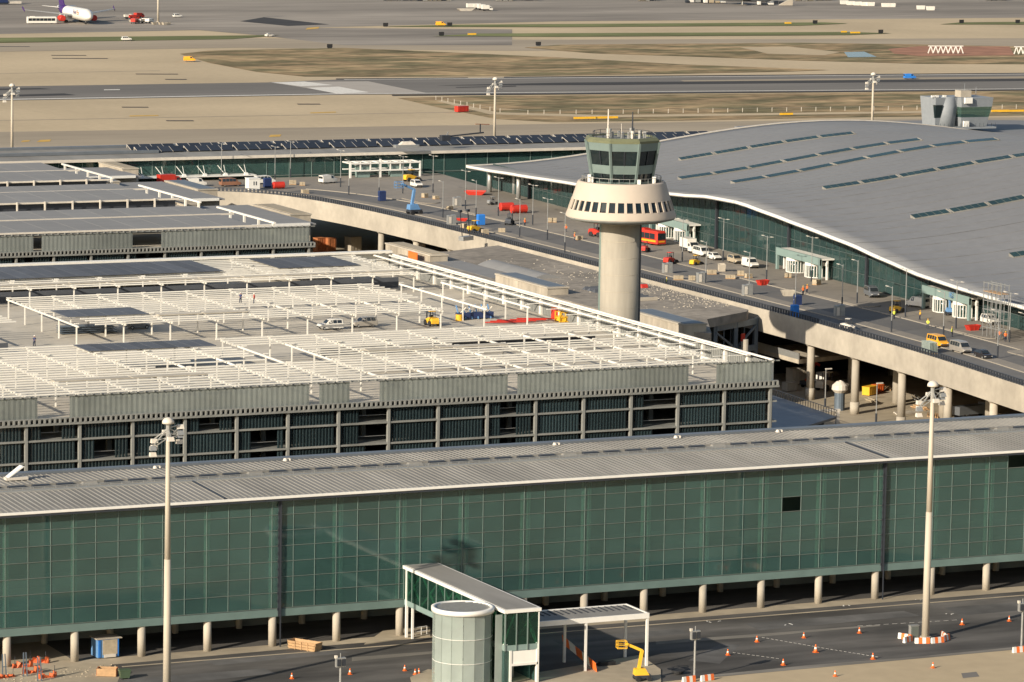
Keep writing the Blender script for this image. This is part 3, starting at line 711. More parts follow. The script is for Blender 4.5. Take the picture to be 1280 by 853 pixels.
# the near edge beam, in cast segments
seg = 5
for i in range(0, len(E_)-1, seg):
    s_ = E_[i:i+seg+1]
    if len(s_) > 1 and i*1. < len(E_)-6:
        A = s_[:]; solid_ribbon(A, 0, .45, ZR-3.6, ZR+.75).build('edge_beam', 'concrete', vi)
solid_ribbon(E_[-7:], 0, .45, ZR-3.6, ZR+.75).build('edge_beam', 'concrete', vi)
solid_ribbon(E_, .45, 3.5, ZR-3.55, ZR-1.1).build('box_girder', 'concrete', vi)
b = MB(); acc = 0
D = offset(E_, .22)
bal = MB()
L = 0
for i in range(len(D)-1):
    a = Vector((*D[i],0)); c = Vector((*D[i+1],0)); l_ = (c-a).length; ang = math.atan2(c.y-a.y, c.x-a.x)
    n = max(1, round(l_/1.05))
    for k in range(n):
        q = a.lerp(c, (k+.5)/n); bal.rbox(q.x, q.y, ZR+.75, ZR+1.6, .52, .14, ang)
bal.build('baluster', 'steel_dark', vi, kind='stuff')
rl = solid_ribbon(E_, .14, .32, ZR+1.6, ZR+1.72); rl.build('top_rail', 'steel_dark', vi)
# columns: front row and a second row
vc = MB().cyl(0,0,2.2,ZR-3.5,.75,.70,18).cyl(0,0,0,2.2,.86,.86,18); vc.cyl(0,0,ZR-4.0,ZR-3.5,.85,1.2,18)
vcm = vc.mesh('column', 'concrete', smooth=True)
vc2 = MB().cyl(0,0,0,ZR-1.2,.85,.85,16).mesh('rear_column', 'concrete', smooth=True)
def edgex(y):
    for i in range(len(E_)-1):
        if E_[i][1] <= y <= E_[i+1][1] and E_[i+1][1] != E_[i][1]:
            t = (y-E_[i][1])/(E_[i+1][1]-E_[i][1]); return E_[i][0]+(E_[i+1][0]-E_[i][0])*t
    return 367
ys = [563+18.7*i for i in range(20)]
ys = [658.3-18.0*5+18.0*i+.2*0 for i in range(17)]
for y in ys:
    if y > 900: continue
    x = edgex(y)+1.3
    if not (664 < y < 770): inst('column', vcm, vi, (x-367, y-640, 0))
    inst('rear_column', vc2, vi, (x+14-367, y+9-640, 0)); inst('rear_column', vc2, vi, (x+30-367, y+4-640, 0))
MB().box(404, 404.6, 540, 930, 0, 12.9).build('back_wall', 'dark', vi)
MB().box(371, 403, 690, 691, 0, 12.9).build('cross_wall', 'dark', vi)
MB().prism([(371,668),(403,676),(403,690),(371,686)], 5.2, 6.0).build('ramp_slab', 'concrete_dirty', vi)
MB().box(371, 371.2, 668, 686, 6, 7.2).build('ramp_rail', 'metal', vi)
# roadway sheets and islands on the deck
rd = MB(); ribbon(E_, .9, 9.4, ZR+.0, rd); rd.build('near_lanes', 'deckroad', vi)
rd = MB(); ribbon([e for e in E_ if 540 <= e[1] <= 905], 12.4, 21.5, ZR+.0, rd); rd.build('far_lanes', 'deckroad', vi)
solid_ribbon(E_, 9.4, 12.4, ZR-.02, ZR+.14).build('median', 'deckpave', vi)
solid_ribbon(E_, 9.3, 9.5, ZR-.02, ZR+.16).build('median_kerb', 'kerb', vi)
solid_ribbon([e for e in E_ if e[1] <= 905], 21.5, 21.75, ZR-.02, ZR+.16).build('pavement_kerb', 'kerb', vi)
b = MB()
for (cx, cy, l_, w_) in ((391, 640, 16, 5), (392, 690, 22, 4.5), (390.5, 745, 24, 4.5), (391, 800, 24, 4.5), (391, 850, 20, 5), (389, 885, 10, 5), (385, 606, 14, 5)):
    n = 14; r = w_/2; pts = []
    for i in range(n): 
        a = PI*i/(n-1); pts.append((cx+r*math.cos(a), cy+l_/2+r*math.sin(a)))
    for i in range(n):
        a = PI+PI*i/(n-1); pts.append((cx+r*math.cos(a), cy-l_/2+r*math.sin(a)))
    MB().prism(pts, ZR-.01, ZR+.15).build('bus_island', 'deckpave', vi)
# debris strip by the railing
rr = random.Random(11); b = MB()
for i in range(420):
    y = rr.uniform(681, 740); x = 364.2 - rr.random()**2*9; s = rr.uniform(.06,.28)
    b.rbox(x, y, 14.68, 14.68+s*.5, s*1.5, s, rr.uniform(0,3), .6)
for i in range(160):
    y = rr.uniform(681, 765); x = rr.uniform(345, 362); s = rr.uniform(.05,.25)
    b.rbox(x, y, 14.68, 14.68+s*.5, s*2, s, rr.uniform(0,3), .6)
structure(b, 'rubble', 'concrete', 'stuff')
# low shed with a dark roof below the first columns
sh = thing('low_shed', 'low dark-roofed shed beside the car park, left of the first ramp columns', 'shed', (330, 600, 0))
zz = 5.0
MB().prism([(348.0,635.8), (346.4,609.9), (334.4,601.0), (325.1,595.2), (334.9,614.8)], 4.6, 5.0).build('roof', 'zinc_dark', sh)
MB().prism([(344.5,626.6), (344.6,611.1), (337.2,606.2), (329.3,601.6)], 0, 4.6).build('wall', 'dark', sh)
b = MB()
for i in range(26):
    t_ = i/25; A = Vector((*(348.0,635.8),5.0)); B = Vector((*(346.4,609.9),5.0)); q = A.lerp(B,t_); b.beam((q.x,q.y,5),(q.x,q.y,6.1),.08)
b.beam((A.x,A.y,6.1),(B.x,B.y,6.1),.1); b.build('railing', 'steel_dark', sh)
ca = thing('white_portal', 'small white steel portal at the corner of the dark shed roof', 'portal', (*(351.8,619.2), 0))
part(MB().box(-.3,.3,-.3,.3,0,4.3), 'post', 'offwhite', ca); part(MB().box(-4,.5,-.2,.3,4.3,4.7), 'lintel', 'offwhite', ca)

# ================================================================ REAR PIER
RY = 948
rp_ = thing('rear_pier', 'long glass pier far behind the car parks with rows of solar panels on its roof', 'building', (250, RY, 0))
RA, RB = 225, 520
MB().box(RA, RB, RY+.25, RY+26, 9.5, 10.0).build('floor_slab', 'slab', rp_)
MB().box(RA, RB, RY+7, RY+7.3, 10, 19).build('inner_wall', 'inner', rp_)
nb = int((RB-RA)/6); pme = MB().box(.05,5.95,0,.05,0,4.1).mesh('glass_pane', 'gpane')
pme2 = MB().box(.05,5.95,0,.05,0,4.4).mesh('glass_pane', 'gpane')
for i in range(nb):
    inst('glass_pane', pme, rp_, (RA-250+i*6, 0, 10.2)); inst('glass_pane', pme2, rp_, (RA-250+i*6, 0, 14.4))
mme = MB().box(-.07,.07,-.12,.12,9.8,19).mesh('mullion', 'mullion_green')
for i in range(0, nb+1): inst('mullion', mme, rp_, (RA-250+i*6, 0, 0))
MB().box(RA, RB, RY-.1, RY+.15, 14.25, 14.45).build('transom', 'mullion', rp_)
MB().hexa([(RA,RY-1.3,18.9),(RB,RY-1.3,18.9),(RB,RY+27,18.9),(RA,RY+27,18.9),(RA,RY-1.3,19.5),(RB,RY-1.3,19.5),(RB,RY+27,20.1),(RA,RY+27,20.1)]).build('roof', 'zinc', rp_)
MB().box(RA, RB, RY-1.55, RY-1.3, 18.95, 19.65).build('fascia', 'offwhite', rp_)
b = MB().box(RA, 350, RY+9, RY+9.8, 19.8, 20.5).box(RA, 420, RY+22, RY+24, 20, 20.6); b.build('roof_upstand', 'zinc_dark', rp_)
sp = MB().hexa([(0,0,.15),(2.8,0,.15),(3.6,5.2,.95),(.8,5.2,.95),(0,0,.25),(2.8,0,.25),(3.6,5.2,1.05),(.8,5.2,1.05)]).mesh('solar_panel', 'solar')
sf_ = MB().beam((0.7,5,.2),(0.7,5,.95),.14).beam((-.05,0,.2),(.72,5.2,1.0),.10).mesh('panel_frame', 'offwhite')
sx0 = 345.2
i = 0
x = sx0
while x < RB-4 and i < 50:
    for (yy, zz) in ((10.2, 19.8), (15.6, 19.95)):
        inst('solar_panel', sp, rp_, (x-250, yy, zz)); 
    inst('panel_frame', sf_, rp_, (x-250-.12, 10.2, 19.8)); inst('panel_frame', sf_, rp_, (x-250-.12, 15.6, 19.95))
    x += 3.05 if i % 4 != 3 else 3.9; i += 1
# canopies in front of the rear pier
t = thing('glass_canopy', 'thin white glass canopy hung on the rear pier, left part', 'canopy', (*(355.4,16.11)[:1], 942.5, 15.0))
c0 = (340.1,15.99); c1 = (370.6,16.02)
ctr = thing('entrance_canopy', 'long thin canopy on struts along the rear pier glass, above the brown van', 'canopy', (c0[0], 946, 15))
bpy.data.objects.remove(t)
MB().box(c0[0], c1[0], 943.5, 947.6, 14.9, 15.15).build('canopy_slab', 'white', ctr)
x = c0[0]+1
while x < c1[0]:
    MB().beam((x,944,15.1),(x+.8,947.6,17.3),.12).beam((x,944,15.1),(x-.8,947.6,17.3),.12).build('strut', 'white', ctr)
    MB().rbox(x, 944.2, 15.15, 15.7, 1.1, .7, 0, .6).build('lamp_housing', 'white', ctr); x += 5.4
e0 = (394.1,14.60); e1 = (412.9,14.92)
ent = thing('entrance_gantry', 'white steel entrance frame standing before the rear pier glass', 'steel frame', (e0[0], 940, 14))
for z in (15.8, 17.6):
    MB().beam((e0[0],940,z),(e1[0],940,z),.5,.35).build('cross_beam', 'white', ent)
    MB().beam((e0[0],945,z),(e1[0],945,z),.4,.3).build('cross_beam', 'white', ent)
n = 7
for i in range(n+1):
    x = e0[0]+(e1[0]-e0[0])*i/n
    MB().beam((x,940,14 if i in (0,3,7) else 15.6),(x,940,18.6 if i in (3,) else 17.9),.4 if i in (0,3,7) else .28).build('post', 'white', ent)
    MB().beam((x,940,17.6),(x,945,17.6),.25).build('cross_arm', 'white', ent)
for i, px in enumerate((460, 476)):
    q = (398.0,14.29)
    tt = thing('grey_cabin', ('left', 'right')[i]+' one of the two grey-green booths under the white entrance frame', 'booth', (q[0]+i*9, 941.5, 14))
    part(MB().rbox(0,0,0,3.0,3.2,1.5,0,1.15), 'body', 'teal', tt); part(MB().rbox(0,0,3.0,3.2,3.9,1.9,0), 'roof', 'zinc', tt)

# ================================================================ CONTROL TOWER
TX, TY = 319.4, 640
tw = thing('control_tower', 'control tower with a round concrete shaft, flared cream ring and octagonal green glass cab', 'control tower', (TX, TY, 0))
MB().cyl(TX, TY, 0, 36.4, 3.55, 3.55, 40).build('shaft', 'shaft', tw, smooth=True)
b = MB()
for z in [4+2.9*i for i in range(12)]: b.cyl(TX, TY, z, z+.05, 3.575, 3.575, 40)
b.build('shaft_joint', 'concrete_dirty', tw)
a0 = math.atan2(-TY, -TX)
fx, fy = math.cos(a0), math.sin(a0); sx, sy = -fy, fx      # towards the camera side, and its left/right
def tp(u, v): return (TX + fx*u + sx*v, TY + fy*u + sy*v)
for s_, nm in ((1,''),(-1,'')):
    for v in (3.5,):
        q = tp(.9, s_*v); MB().rbox(q[0], q[1], 0, 35.8, .5, .35, a0).build('cable_duct', 'mullion_green' if s_ < 0 else 'steel_dark', tw)
def lathe_at(prof, n=64, a=0, caps=True): return MB().lathe(TX, TY, prof, n, a, caps)
lathe_at([(3.5,36.2),(7.6,36.5),(9.35,36.95),(9.6,37.35)]).build('ring_soffit', 'slab', tw, smooth=True)
NW = 36
lathe_at([(9.62,37.3),(9.62,37.6),(9.2,38.65)], NW*2, caps=False).build('ring_lower_band', 'tower_ring', tw, smooth=True)
lathe_at([(8.62,40.35),(7.7,43.2),(7.5,43.45),(6.9,43.45),(6.9,42.6)], NW*2, caps=False).build('ring_upper_band', 'tower_ring', tw, smooth=True)
lathe_at([(9.05,38.6),(9.05,38.66),(6.6,42.6)], 48).build('ring_core', 'dark', tw)
def rr_(z): return 9.62 + (z-37.5)*(7.7-9.62)/(43.2-37.5)
pier_b = []
da = 2*PI/NW
b = MB()
za, zb_ = 38.62, 40.38
def pt(a, z, o=0): return (TX+(rr_(z)+o)*math.cos(a), TY+(rr_(z)+o)*math.sin(a), z)
def local_solid(angles, o0, o1, za, zb_):
    a1, a2 = angles
    return MB().hexa([pt(a1,za,o0),pt(a1,za,o1),pt(a2,za,o1),pt(a2,za,o0),pt(a1,zb_,o0),pt(a1,zb_,o1),pt(a2,zb_,o1),pt(a2,zb_,o0)])
wm = local_solid((0,da*.70), -.32, -.24, za, zb_).mesh('ring_window', 'cabglass', (TX,TY,0))
fm = local_solid((da*.70,da), -.34, .012, za-.05, zb_+.05).mesh('window_pier', 'tower_ring', (TX,TY,0))
for i in range(NW):
    inst('ring_window', wm, tw, (0,0,0), (0,0,i*da)); inst('window_pier', fm, tw, (0,0,0), (0,0,i*da))
MB().cyl(TX, TY, 42.3, 42.6, 7.2, 7.2, 48).build('ring_terrace', 'concrete_dirty', tw)
# cab: eight faces leaning out
AC = a0 + R_(4) + PI/8
def ap(z): return 5.35 + (z-43)*(6.65-5.35)/(50-43)      # corner radius grows upward
def oct_(z, o=0): 
    r = (ap(z)+o)/math.cos(0); return [(TX+r*math.cos(AC+i*PI/4), TY+r*math.sin(AC+i*PI/4), z) for i in range(8)]
levels = [(42.6,43.6,'tower_green',0),(43.6,45.0,'cabglass',1),(45.0,46.5,'tower_green',0),(46.5,49.0,'cabglass',1),(49.0,50.4,'tower_green',0)]
for z0_, z1_, m, g in levels:
    A = oct_(z0_, -.12 if g else 0); B = oct_(z1_, -.12 if g else 0); A2 = oct_(z0_, -.25); B2 = oct_(z1_, -.25)
    for i in range(8):
        j = (i+1)%8
        if not g:
            MB().hexa([A[i],A[j],A2[j],A2[i],B[i],B[j],B2[j],B2[i]]).build('cladding_panel', m, tw)
        else:
            for h in (0, 1):
                def L_(P, Q, t): return tuple(P[k]+(Q[k]-P[k])*t for k in range(3))
                t0, t1 = (.02,.49) if h == 0 else (.51,.98)
                MB().hexa([L_(A[i],A[j],t0),L_(A[i],A[j],t1),L_(A2[i],A2[j],t1),L_(A2[i],A2[j],t0),L_(B[i],B[j],t0),L_(B[i],B[j],t1),L_(B2[i],B2[j],t1),L_(B2[i],B2[j],t0)]).build('cab_window', m, tw)
            P0 = L_(oct_(z0_)[i], oct_(z0_)[j], .5); P1 = L_(oct_(z1_)[i], oct_(z1_)[j], .5)
            MB().beam(P0, P1, .13).build('window_mullion', 'steel_dark', tw)
for i in range(8):
    MB().beam(oct_(42.7,.02)[i], oct_(50.4,.02)[i], .38).build('corner_post', 'tower_green', tw)
r8 = lambda o, z: [(x,y,z) for x,y,_ in oct_(50.4, o)]
MB().rings([r8(.02,50.35), r8(.06,50.75), r8(-.45,51.2), r8(-1.0,51.2), r8(-1.1,50.8)]).build('cab_roof', 'tower_roof', tw)
MB().cyl(TX, TY, 46.0, 46.3, 5.3, 5.3, 24).build('cab_floor', 'slab', tw)
b = MB().cyl(TX, TY, 46.3, 47.2, 3.0, 3.0, 16); b.build('control_desk', 'mullion', tw)
MB().cyl(TX, TY, 42.6, 50.3, 1.6, 1.6, 12).build('cab_core', 'mullion', tw)
b = MB()
for i in range(24):
    a = 2*PI*i/24; x, y = TX+6.9*math.cos(a), TY+6.9*math.sin(a); b.beam((x,y,43.4),(x,y,44.3),.08)
    a2 = 2*PI*(i+1)/24; b.beam((x,y,44.3),(TX+6.9*math.cos(a2),TY+6.9*math.sin(a2),44.3),.07)
b.build('terrace_railing', 'metal', tw)
b = MB()
for i in range(16):
    a = 2*PI*i/16; x, y = TX+5.1*math.cos(a), TY+5.1*math.sin(a); b.beam((x,y,51),(x,y,52),.08)
    a2 = 2*PI*(i+1)/16; b.beam((x,y,52),(TX+5.1*math.cos(a2),TY+5.1*math.sin(a2),52),.07)
b.build('roof_railing', 'steel_dark', tw)
q = tp(2.5, -1.3); b = MB(); 
def antenna(u, v, z1, m, m2, r, lbl):
    q = tp(u, v); o = MB().cyl(q[0], q[1], 50.9, 50.9+(z1-50.9)*.3, r*1.3, r*1.2, 8).build('antenna', m2, tw, label=lbl)
    MB().cyl(q[0], q[1], 50.9+(z1-50.9)*.3, z1, r, r*.6, 8).build('antenna_tip', m, o)
antenna(2.0, 1.7, 55.6, 'steel_dark', 'offwhite', .16, 'dark whip antenna'); antenna(2.0, -2.5, 56.0, 'offwhite', 'offwhite', .16, 'cream antenna pole')
antenna(2.6, -.2, 53.6, 'offwhite', 'metal', .07, 'short thin antenna')
q = tp(2.0, -2.5)
b = MB()
for z in (52.2, 53.2, 54.2): b.beam((q[0]-.3,q[1]-.9,z),(q[0]+.3,q[1]+.9,z),.08)
b.build('antenna_dipole', 'metal', tw)
b = MB(); rr = random.Random(4)
for i in range(9):
    a = rr.uniform(0,6.28); d = rr.uniform(1.5,4.2); b.rbox(TX+d*math.cos(a), TY+d*math.sin(a), 50.9, rr.uniform(51.5,52.6), rr.uniform(.3,1.0), .4, a)
MB().cyl(TX, TY, 50.6, 50.95, 5.3, 5.3, 16).build('roof_deck', 'slab', tw)
b.build('roof_equipment', 'metal', tw, kind='stuff')
b = MB()
for v, h in ((-5.6,1.3),(-5.2,.9),(5.6,1.1),(3,.8)): q = tp(3.0, v) if abs(v) > 4 else tp(5.9, v); b.rbox(q[0], q[1], 42.6, 43.4+h, 1.0, .6, a0)
b.build('terrace_cabinet', 'white', tw, kind='stuff')

# ================================================================ TERMINAL HALL
hall = thing('terminal_hall', 'terminal hall with a huge wavy grey roof, white eave and dark green glass front', 'terminal', (410, 760, 14))
ep = [(560,18.6),(600,19.4),(626.7,20.04),(651.4,20.54),(667.6,21.1),(684.5,22.45),(698.6,23.75),(720.5,25.0),(735.7,25.85),(750,26.6),(765.6,26.3),(780.1,25.24),(810.7,23.3),(838.5,21.9),(878.2,20.5),(895.4,19.85),(930,18.9),(980,18.5)]
def e_(y):
    y = max(560, min(979.9, y))
    for i in range(len(ep)-1):
        if ep[i][0] <= y <= ep[i+1][0]:
            t = (y-ep[i][0])/(ep[i+1][0]-ep[i][0]); t = t*t*(3-2*t)*.35 + t*.65; return ep[i][1]+(ep[i+1][1]-ep[i][1])*t
def RXe(y): return FX(y)-6.5
def wv(u): return 9*math.sin(PI*min(u,230)/200)**2 if u > 0 else 0
def hz(x, y): return e_(y) + wv(x-RXe(y))
NU, NV = 44, 60
yy0, yy1 = 560.0, 908.0
b = MB(); 
for j in range(NV+1):
    y = yy0+(yy1-yy0)*j/NV
    for i in range(NU+1):
        u = 230*i/NU; yb = y + (0 if j < NV else 0) + 0*u
        b.v.append((RXe(y)+u, y, hz(RXe(y)+u, y)))
for j in range(NV):
    for i in range(NU): k = j*(NU+1)+i; b.face([k, k+1, k+NU+2, k+NU+1])
n1 = len(b.v); b.v += [(v[0],v[1],v[2]-.6) for v in b.v[:]]
for j in range(NV):
    for i in range(NU): k = n1+j*(NU+1)+i; b.face([k, k+NU+1, k+NU+2, k+1])
for i in range(NU):
    k = NV*(NU+1)+i; b.face([k, k+1, n1+k+1, n1+k]); k = i; b.face([k+1, k, n1+k, n1+k+1])
for j in range(NV):
    k = j*(NU+1); b.face([k, k+NU+1, n1+k+NU+1, n1+k]); k += NU; b.face([k+NU+1, k, n1+k, n1+k+NU+1])
hr = b.build('roof', 'hall_roof', hall, smooth=True)
# white eave in lengths between the joints, and the white rear verge
js = [560, 684.5, 752, 838, 908.3]
for a, c in zip(js[:-1], js[1:]):
    n = max(4, int((c-a)/5)); rg = []
    for k in range(n+1):
        y = a+.2+(c-a-.4)*k/n; x = RXe(y); z = e_(y)
        rg.append([(x-.2,y,z-.36),(x+.1,y,z-.6),(x+.45,y,z+.05+.02),(x+.1,y,z+.12),(x-.2,y,z-.02)])
    MB().rings(rg).build('eave', 'white', hr, smooth=False)
for y in (684.5, 752):
    MB().rings([[(RXe(y)+u, y-.12, hz(RXe(y)+u,y)+.02),(RXe(y)+u, y+.12, hz(RXe(y)+u,y)+.02),(RXe(y)+u, y+.12, hz(RXe(y)+u,y)+.12),(RXe(y)+u, y-.12, hz(RXe(y)+u,y)+.12)] for u in (0.2,1,2,4)]).build('roof_joint', 'hall_roof', hr)
rg = []
for k in range(41):
    u = 230*k/40; x = RXe(908)+u; z = hz(x,908)
    rg.append([(x,907.6,z+.02),(x,908.5,z-.5),(x,908.6,z+.22),(x,907.6,z+.22)])
MB().rings(rg).build('verge', 'offwhite', hr)
# second roof wave behind
b = MB(); rg = []; n = 24
for k in range(n+1):
    x = 512+150*k/n; z = 22.9 + 1.2*math.sin(PI*k/n)*.8 - 3.2*(k/n)**2
    rg.append([(x,909,z-2),(x,960,z-.6),(x,960,z),(x,909,z-1.4)])
b.rings(rg); b.build('rear_roof', 'hall_roof', hall, smooth=False)
sm_ = MB()
y = 566.0
while y < 906:
    rg = []
    for k in range(24):
        u = 1.0+228*k/23; x = RXe(y)+u; z = hz(x,y)
        rg.append([(x,y-.07,z-.02),(x,y+.07,z-.02),(x,y+.07,z+.05),(x,y-.07,z+.05)])
    sm_.rings(rg); y += 6.0
sm_.build('roof_seam', 'hall_roof', hr, kind='stuff')
# skylight strips on the roof
def on_roof(px, py):
    pass
strips = [(447.0,865.0,489.8,860.5), (426.9,826.0,485.5,826.0), (426.9,800.5,496.8,806.5), (426.3,758.5,477.5,755.5), (423.0,716.0,454.8,716.0), (420.6,674.5,432.2,674.0)]
def frame(x, y):
    return hz(x, y)
for (xa, ya, xb, yb) in strips:
    L = math.hypot(xb-xa, yb-ya); n = max(1, round(L/9.0)); ang = math.atan2(yb-ya, xb-xa)
    for i in range(n):
        t0 = (i*9.0)/L; x = xa+(xb-xa)*t0; y = ya+(yb-ya)*t0
        z = hz(x, y); x2 = x+9*math.cos(ang); y2 = y+9*math.sin(ang); z2 = hz(x2, y2)
        dirx = Vector((x2-x, y2-y, z2-z)).normalized(); nx = Vector((-math.sin(ang), math.cos(ang), 0))
        nx.z = (hz(x+nx.x, y+nx.y)-hz(x, y)); nrm = dirx.cross(nx).normalized()
        def Q(u, v, h): p = Vector((x,y,z))+dirx*u+nx*v+nrm*h; return tuple(p)
        sk = MB().hexa([Q(0,-.9,-.1),Q(8.35,-.9,-.1),Q(8.35,1.0,-.1),Q(0,1.0,-.1),Q(0,-.9,.22),Q(8.35,-.9,.22),Q(8.35,1.0,.6),Q(0,1.0,.6)]).build('skylight', 'zinc', hr)
        gl = MB()
        for k in range(5):
            a = .1+k*1.64; MB().hexa([Q(a,-.85,.23),Q(a+1.5,-.85,.23),Q(a+1.5,.95,.61),Q(a,.95,.61),Q(a,-.85,.29),Q(a+1.5,-.85,.29),Q(a+1.5,.95,.67),Q(a,.95,.67)]).build('skylight_pane', 'tpane', sk)
        MB().hexa([Q(8.4,-1.0,-.1),Q(9,-.9,-.1),Q(9,1.0,-.1),Q(8.4,1.1,-.1),Q(8.4,-.9,.35),Q(8.9,-.8,.2),Q(8.9,.9,.4),Q(8.4,1.0,.8)]).build('skylight_cap', 'zinc', sk)
# glass front: lower rows of panes, upper panes following the roof
y = 562.0; b = None; dy = 3.0
lowm = MB().box(0,.05,.04,dy-.04,0,2.5).mesh('glass_pane','tpane')
midm = MB().box(0,.05,.04,dy-.04,0,3.3).mesh('glass_pane','tpane')
ang = math.atan(.062); idx = 0
while y < 905:
    x = FX(y)
    inst('glass_pane', lowm, hall, (x-410, y-760, .15), (0,0,-ang)); 
    if e_(y) > 20.6 or True:
        inst('glass_pane', midm, hall, (x-410, y-760, 2.72), (0,0,-ang))
    zt0, zt1 = hz(x,y)-.55, hz(FX(y+dy),y+dy)-.55
    MB().hexa([(x,y+.04,20.1),(FX(y+dy),y+dy-.04,20.1),(FX(y+dy)+.05,y+dy-.04,20.1),(x+.05,y+.04,20.1),(x,y+.04,zt0),(FX(y+dy),y+dy-.04,zt1),(FX(y+dy)+.05,y+dy-.04,zt1),(x+.05,y+.04,zt0)]).build('glass_pane','tpane',hall) if zt0 > 20.3 else None
    idx += 1; y += dy
mb_ = MB(); y = 562
while y < 906:
    x = FX(y); mb_.box(x-.10,x+.02,y-.035,y+.035,14,hz(x,y)-.5); y += 3
mb_.build('mullion', 'mullion_dark', hall, kind='stuff')
for z in (16.62, 20.05):
    MB().beam((FX(562)-.1,562,z),(FX(906)-.1,906,z),.12).build('transom', 'mullion_dark', hall)
for y in (590, 628, 666, 702, 738, 774, 810, 846, 882):
    MB().rbox(FX(y)-.4, y, 14, hz(FX(y),y)-.5, .5, .6, 0).build('joint_post', 'steel_dark', hall)
MB().hexa([(FX(560)+9,560,14),(FX(906)+9,906,14),(FX(906)+9.4,906,14),(FX(560)+9.4,560,14),(FX(560)+9,560,18.5),(FX(906)+9,906,18.5),(FX(906)+9.4,906,18.5),(FX(560)+9.4,560,18.5)]).build('inner_wall', 'inner', hall)
MB().prism([(FX(560),560),(FX(560)+60,560),(FX(906)+60,906),(FX(906),906)], 13.0, 14.05).build('hall_floor', 'inner', hall)
MB().box(FX(906), FX(906)+200, 904, 904.4, 0, 18).build('rear_wall', 'tpane', hall)
for y, x in ((899, 413.2),(893, 417),(880, 412)):
    MB().cyl(x, y, 14, hz(x,y)-.5, .55, .55, 12).build('entrance_column', 'metal', hall, smooth=True)
# entrance portals
def portal(y0, y1, label):
    t = thing('entrance_portal', label, 'entrance', (FX(y0)-3, y0, 14), 0, 'entrance portals along the terminal front')
    def X(y, d): return FX(y)-d
    for y in (y0, y1):
        MB().rbox(X(y,3.2), y, 14, 18.2, .5, .6, 0).build('post', 'teal', t); MB().rbox(X(y,1.6), y, 14, 18.0, .35, .4, 0).build('inner_post', 'white', t)
    def slab(d0, d1, z0, z1, m, n):
        MB().hexa([(X(y0,d0),y0-.3,z0),(X(y0,d1),y0-.3,z0),(X(y1,d1),y1+.3,z0),(X(y1,d0),y1+.3,z0),(X(y0,d0),y0-.3,z1),(X(y0,d1),y0-.3,z1),(X(y1,d1),y1+.3,z1),(X(y1,d0),y1+.3,z1)]).build(n, m, t)
    slab(3.5, 3.1, 17.0, 18.5, 'teal', 'lintel'); slab(3.1, .1, 18.0, 18.3, 'white', 'portal_roof')
    slab(1.9, 1.7, 16.8, 17.4, 'white', 'inner_lintel')
    L = y1-y0
    for fr in (.28, .72):
        yc = y0+L*fr; xc = X(yc, 1.2)
        dr = MB().cyl(xc, yc, 16.4, 17.0, 2.4, 2.4, 24).build('revolving_door', 'white', t)
        for k in range(14):
            a = PI/2+PI*k/13; MB().beam((xc+2.35*math.cos(a),yc+2.35*math.sin(a),14.1),(xc+2.35*math.cos(a),yc+2.35*math.sin(a),16.6),.14).build('door_bar', 'white', dr)
        MB().cyl(xc, yc, 14.1, 16.6, 2.15, 2.15, 20).build('door_glass', 'gpane', dr, smooth=True)
        MB().cyl(xc, yc, 14.0, 14.14, 2.4, 2.4, 24).build('door_base', 'white', dr)
portal(653.5, 672, 'entrance portal with revolving doors at the right, scaffold tower standing before it')
portal(717.4, 737.4, 'middle entrance portal with teal lintel and two revolving doors')
portal(783, 803, 'far entrance portal behind the red bus, teal lintel over white doors')
# scaffold tower in front of the near portal
q = (390.0,631.0,14)
sc_ = thing('scaffold_tower', 'mobile scaffold tower reaching the white eave in front of the near entrance', 'scaffold', q)
b = MB()
for i in range(5):
    for j in range(2): part(MB().beam((-.2+j*1.6,-3+i*1.5,.1),(-.2+j*1.6,-3+i*1.5,10.0),.11), 'standard', 'metal', sc_)
for z in (1.8,3.4,5.0,6.6,8.2,9.8):
    for j in range(2): part(MB().beam((-.2+j*1.6,-3.2,z),(-.2+j*1.6,3.2,z),.1), 'ledger', 'metal', sc_)
    for i in range(5): part(MB().beam((-.2,-3+i*1.5,z),(1.4,-3+i*1.5,z),.08), 'transom', 'metal', sc_)
for i in range(4):
    part(MB().beam((-.25,-3+i*1.5,1.8+1.6*(i%2)),(-.25,-1.5+i*1.5,3.4+1.6*(i%2)),.08), 'brace', 'metal', sc_)
    part(MB().beam((-.25,-3+i*1.5,5+1.6*((i+1)%2)),(-.25,-1.5+i*1.5,6.6-1.6*((i)%2)),.08), 'brace', 'metal', sc_)
part(MB().box(-.3,1.5,-3,3,8.2,8.3), 'platform', 'wood', sc_)

# ================================================================ APRON TOWER behind the hall
AX, AZ = (564.9,24.06)
at = thing('apron_tower', 'small grey apron control tower with slanted green windows behind the hall roof', 'control tower', (AX, 935, 0))
s1 = (556.5,27.81)[0]; s2 = (572.9,27.50)[0]; z1 = (564.4,31.67)[1]; z2 = (564.7,24.07)[1]; zt = (564.4,33.36)[1]
WD = (s2-s1)
MB().cyl(AX-1, 937, 0, z2+.2, 3.6, 3.6, 24).build('shaft', 'mullion', at)
h = z1-z2
def boxy(x0, x1, y0, y1, za, zb, x0b, x1b, y0b): return MB().hexa([(x0,y0,za),(x1,y0,za),(x1,y1,za),(x0,y1,za),(x0b,y0b,zb),(x1b,y0b,zb),(x1b,y1,zb),(x0b,y1,zb)])
xm = s1+WD*.42
boxy(xm+.6, s2-1.0, 931.5, 940, z2, z2+h*.32, xm+.4, s2-.7, 931).build('lower_band', 'pale_metal', at)
boxy(xm+.4, s2-.7, 931, 940, z2+h*.32, z2+h*.68, xm, s2-.2, 930.3).build('cab_glass', 'gpane', at)
boxy(xm, s2-.2, 930.3, 940, z2+h*.68, z1, xm-.3, s2, 930).build('upper_band', 'pale_metal', at)
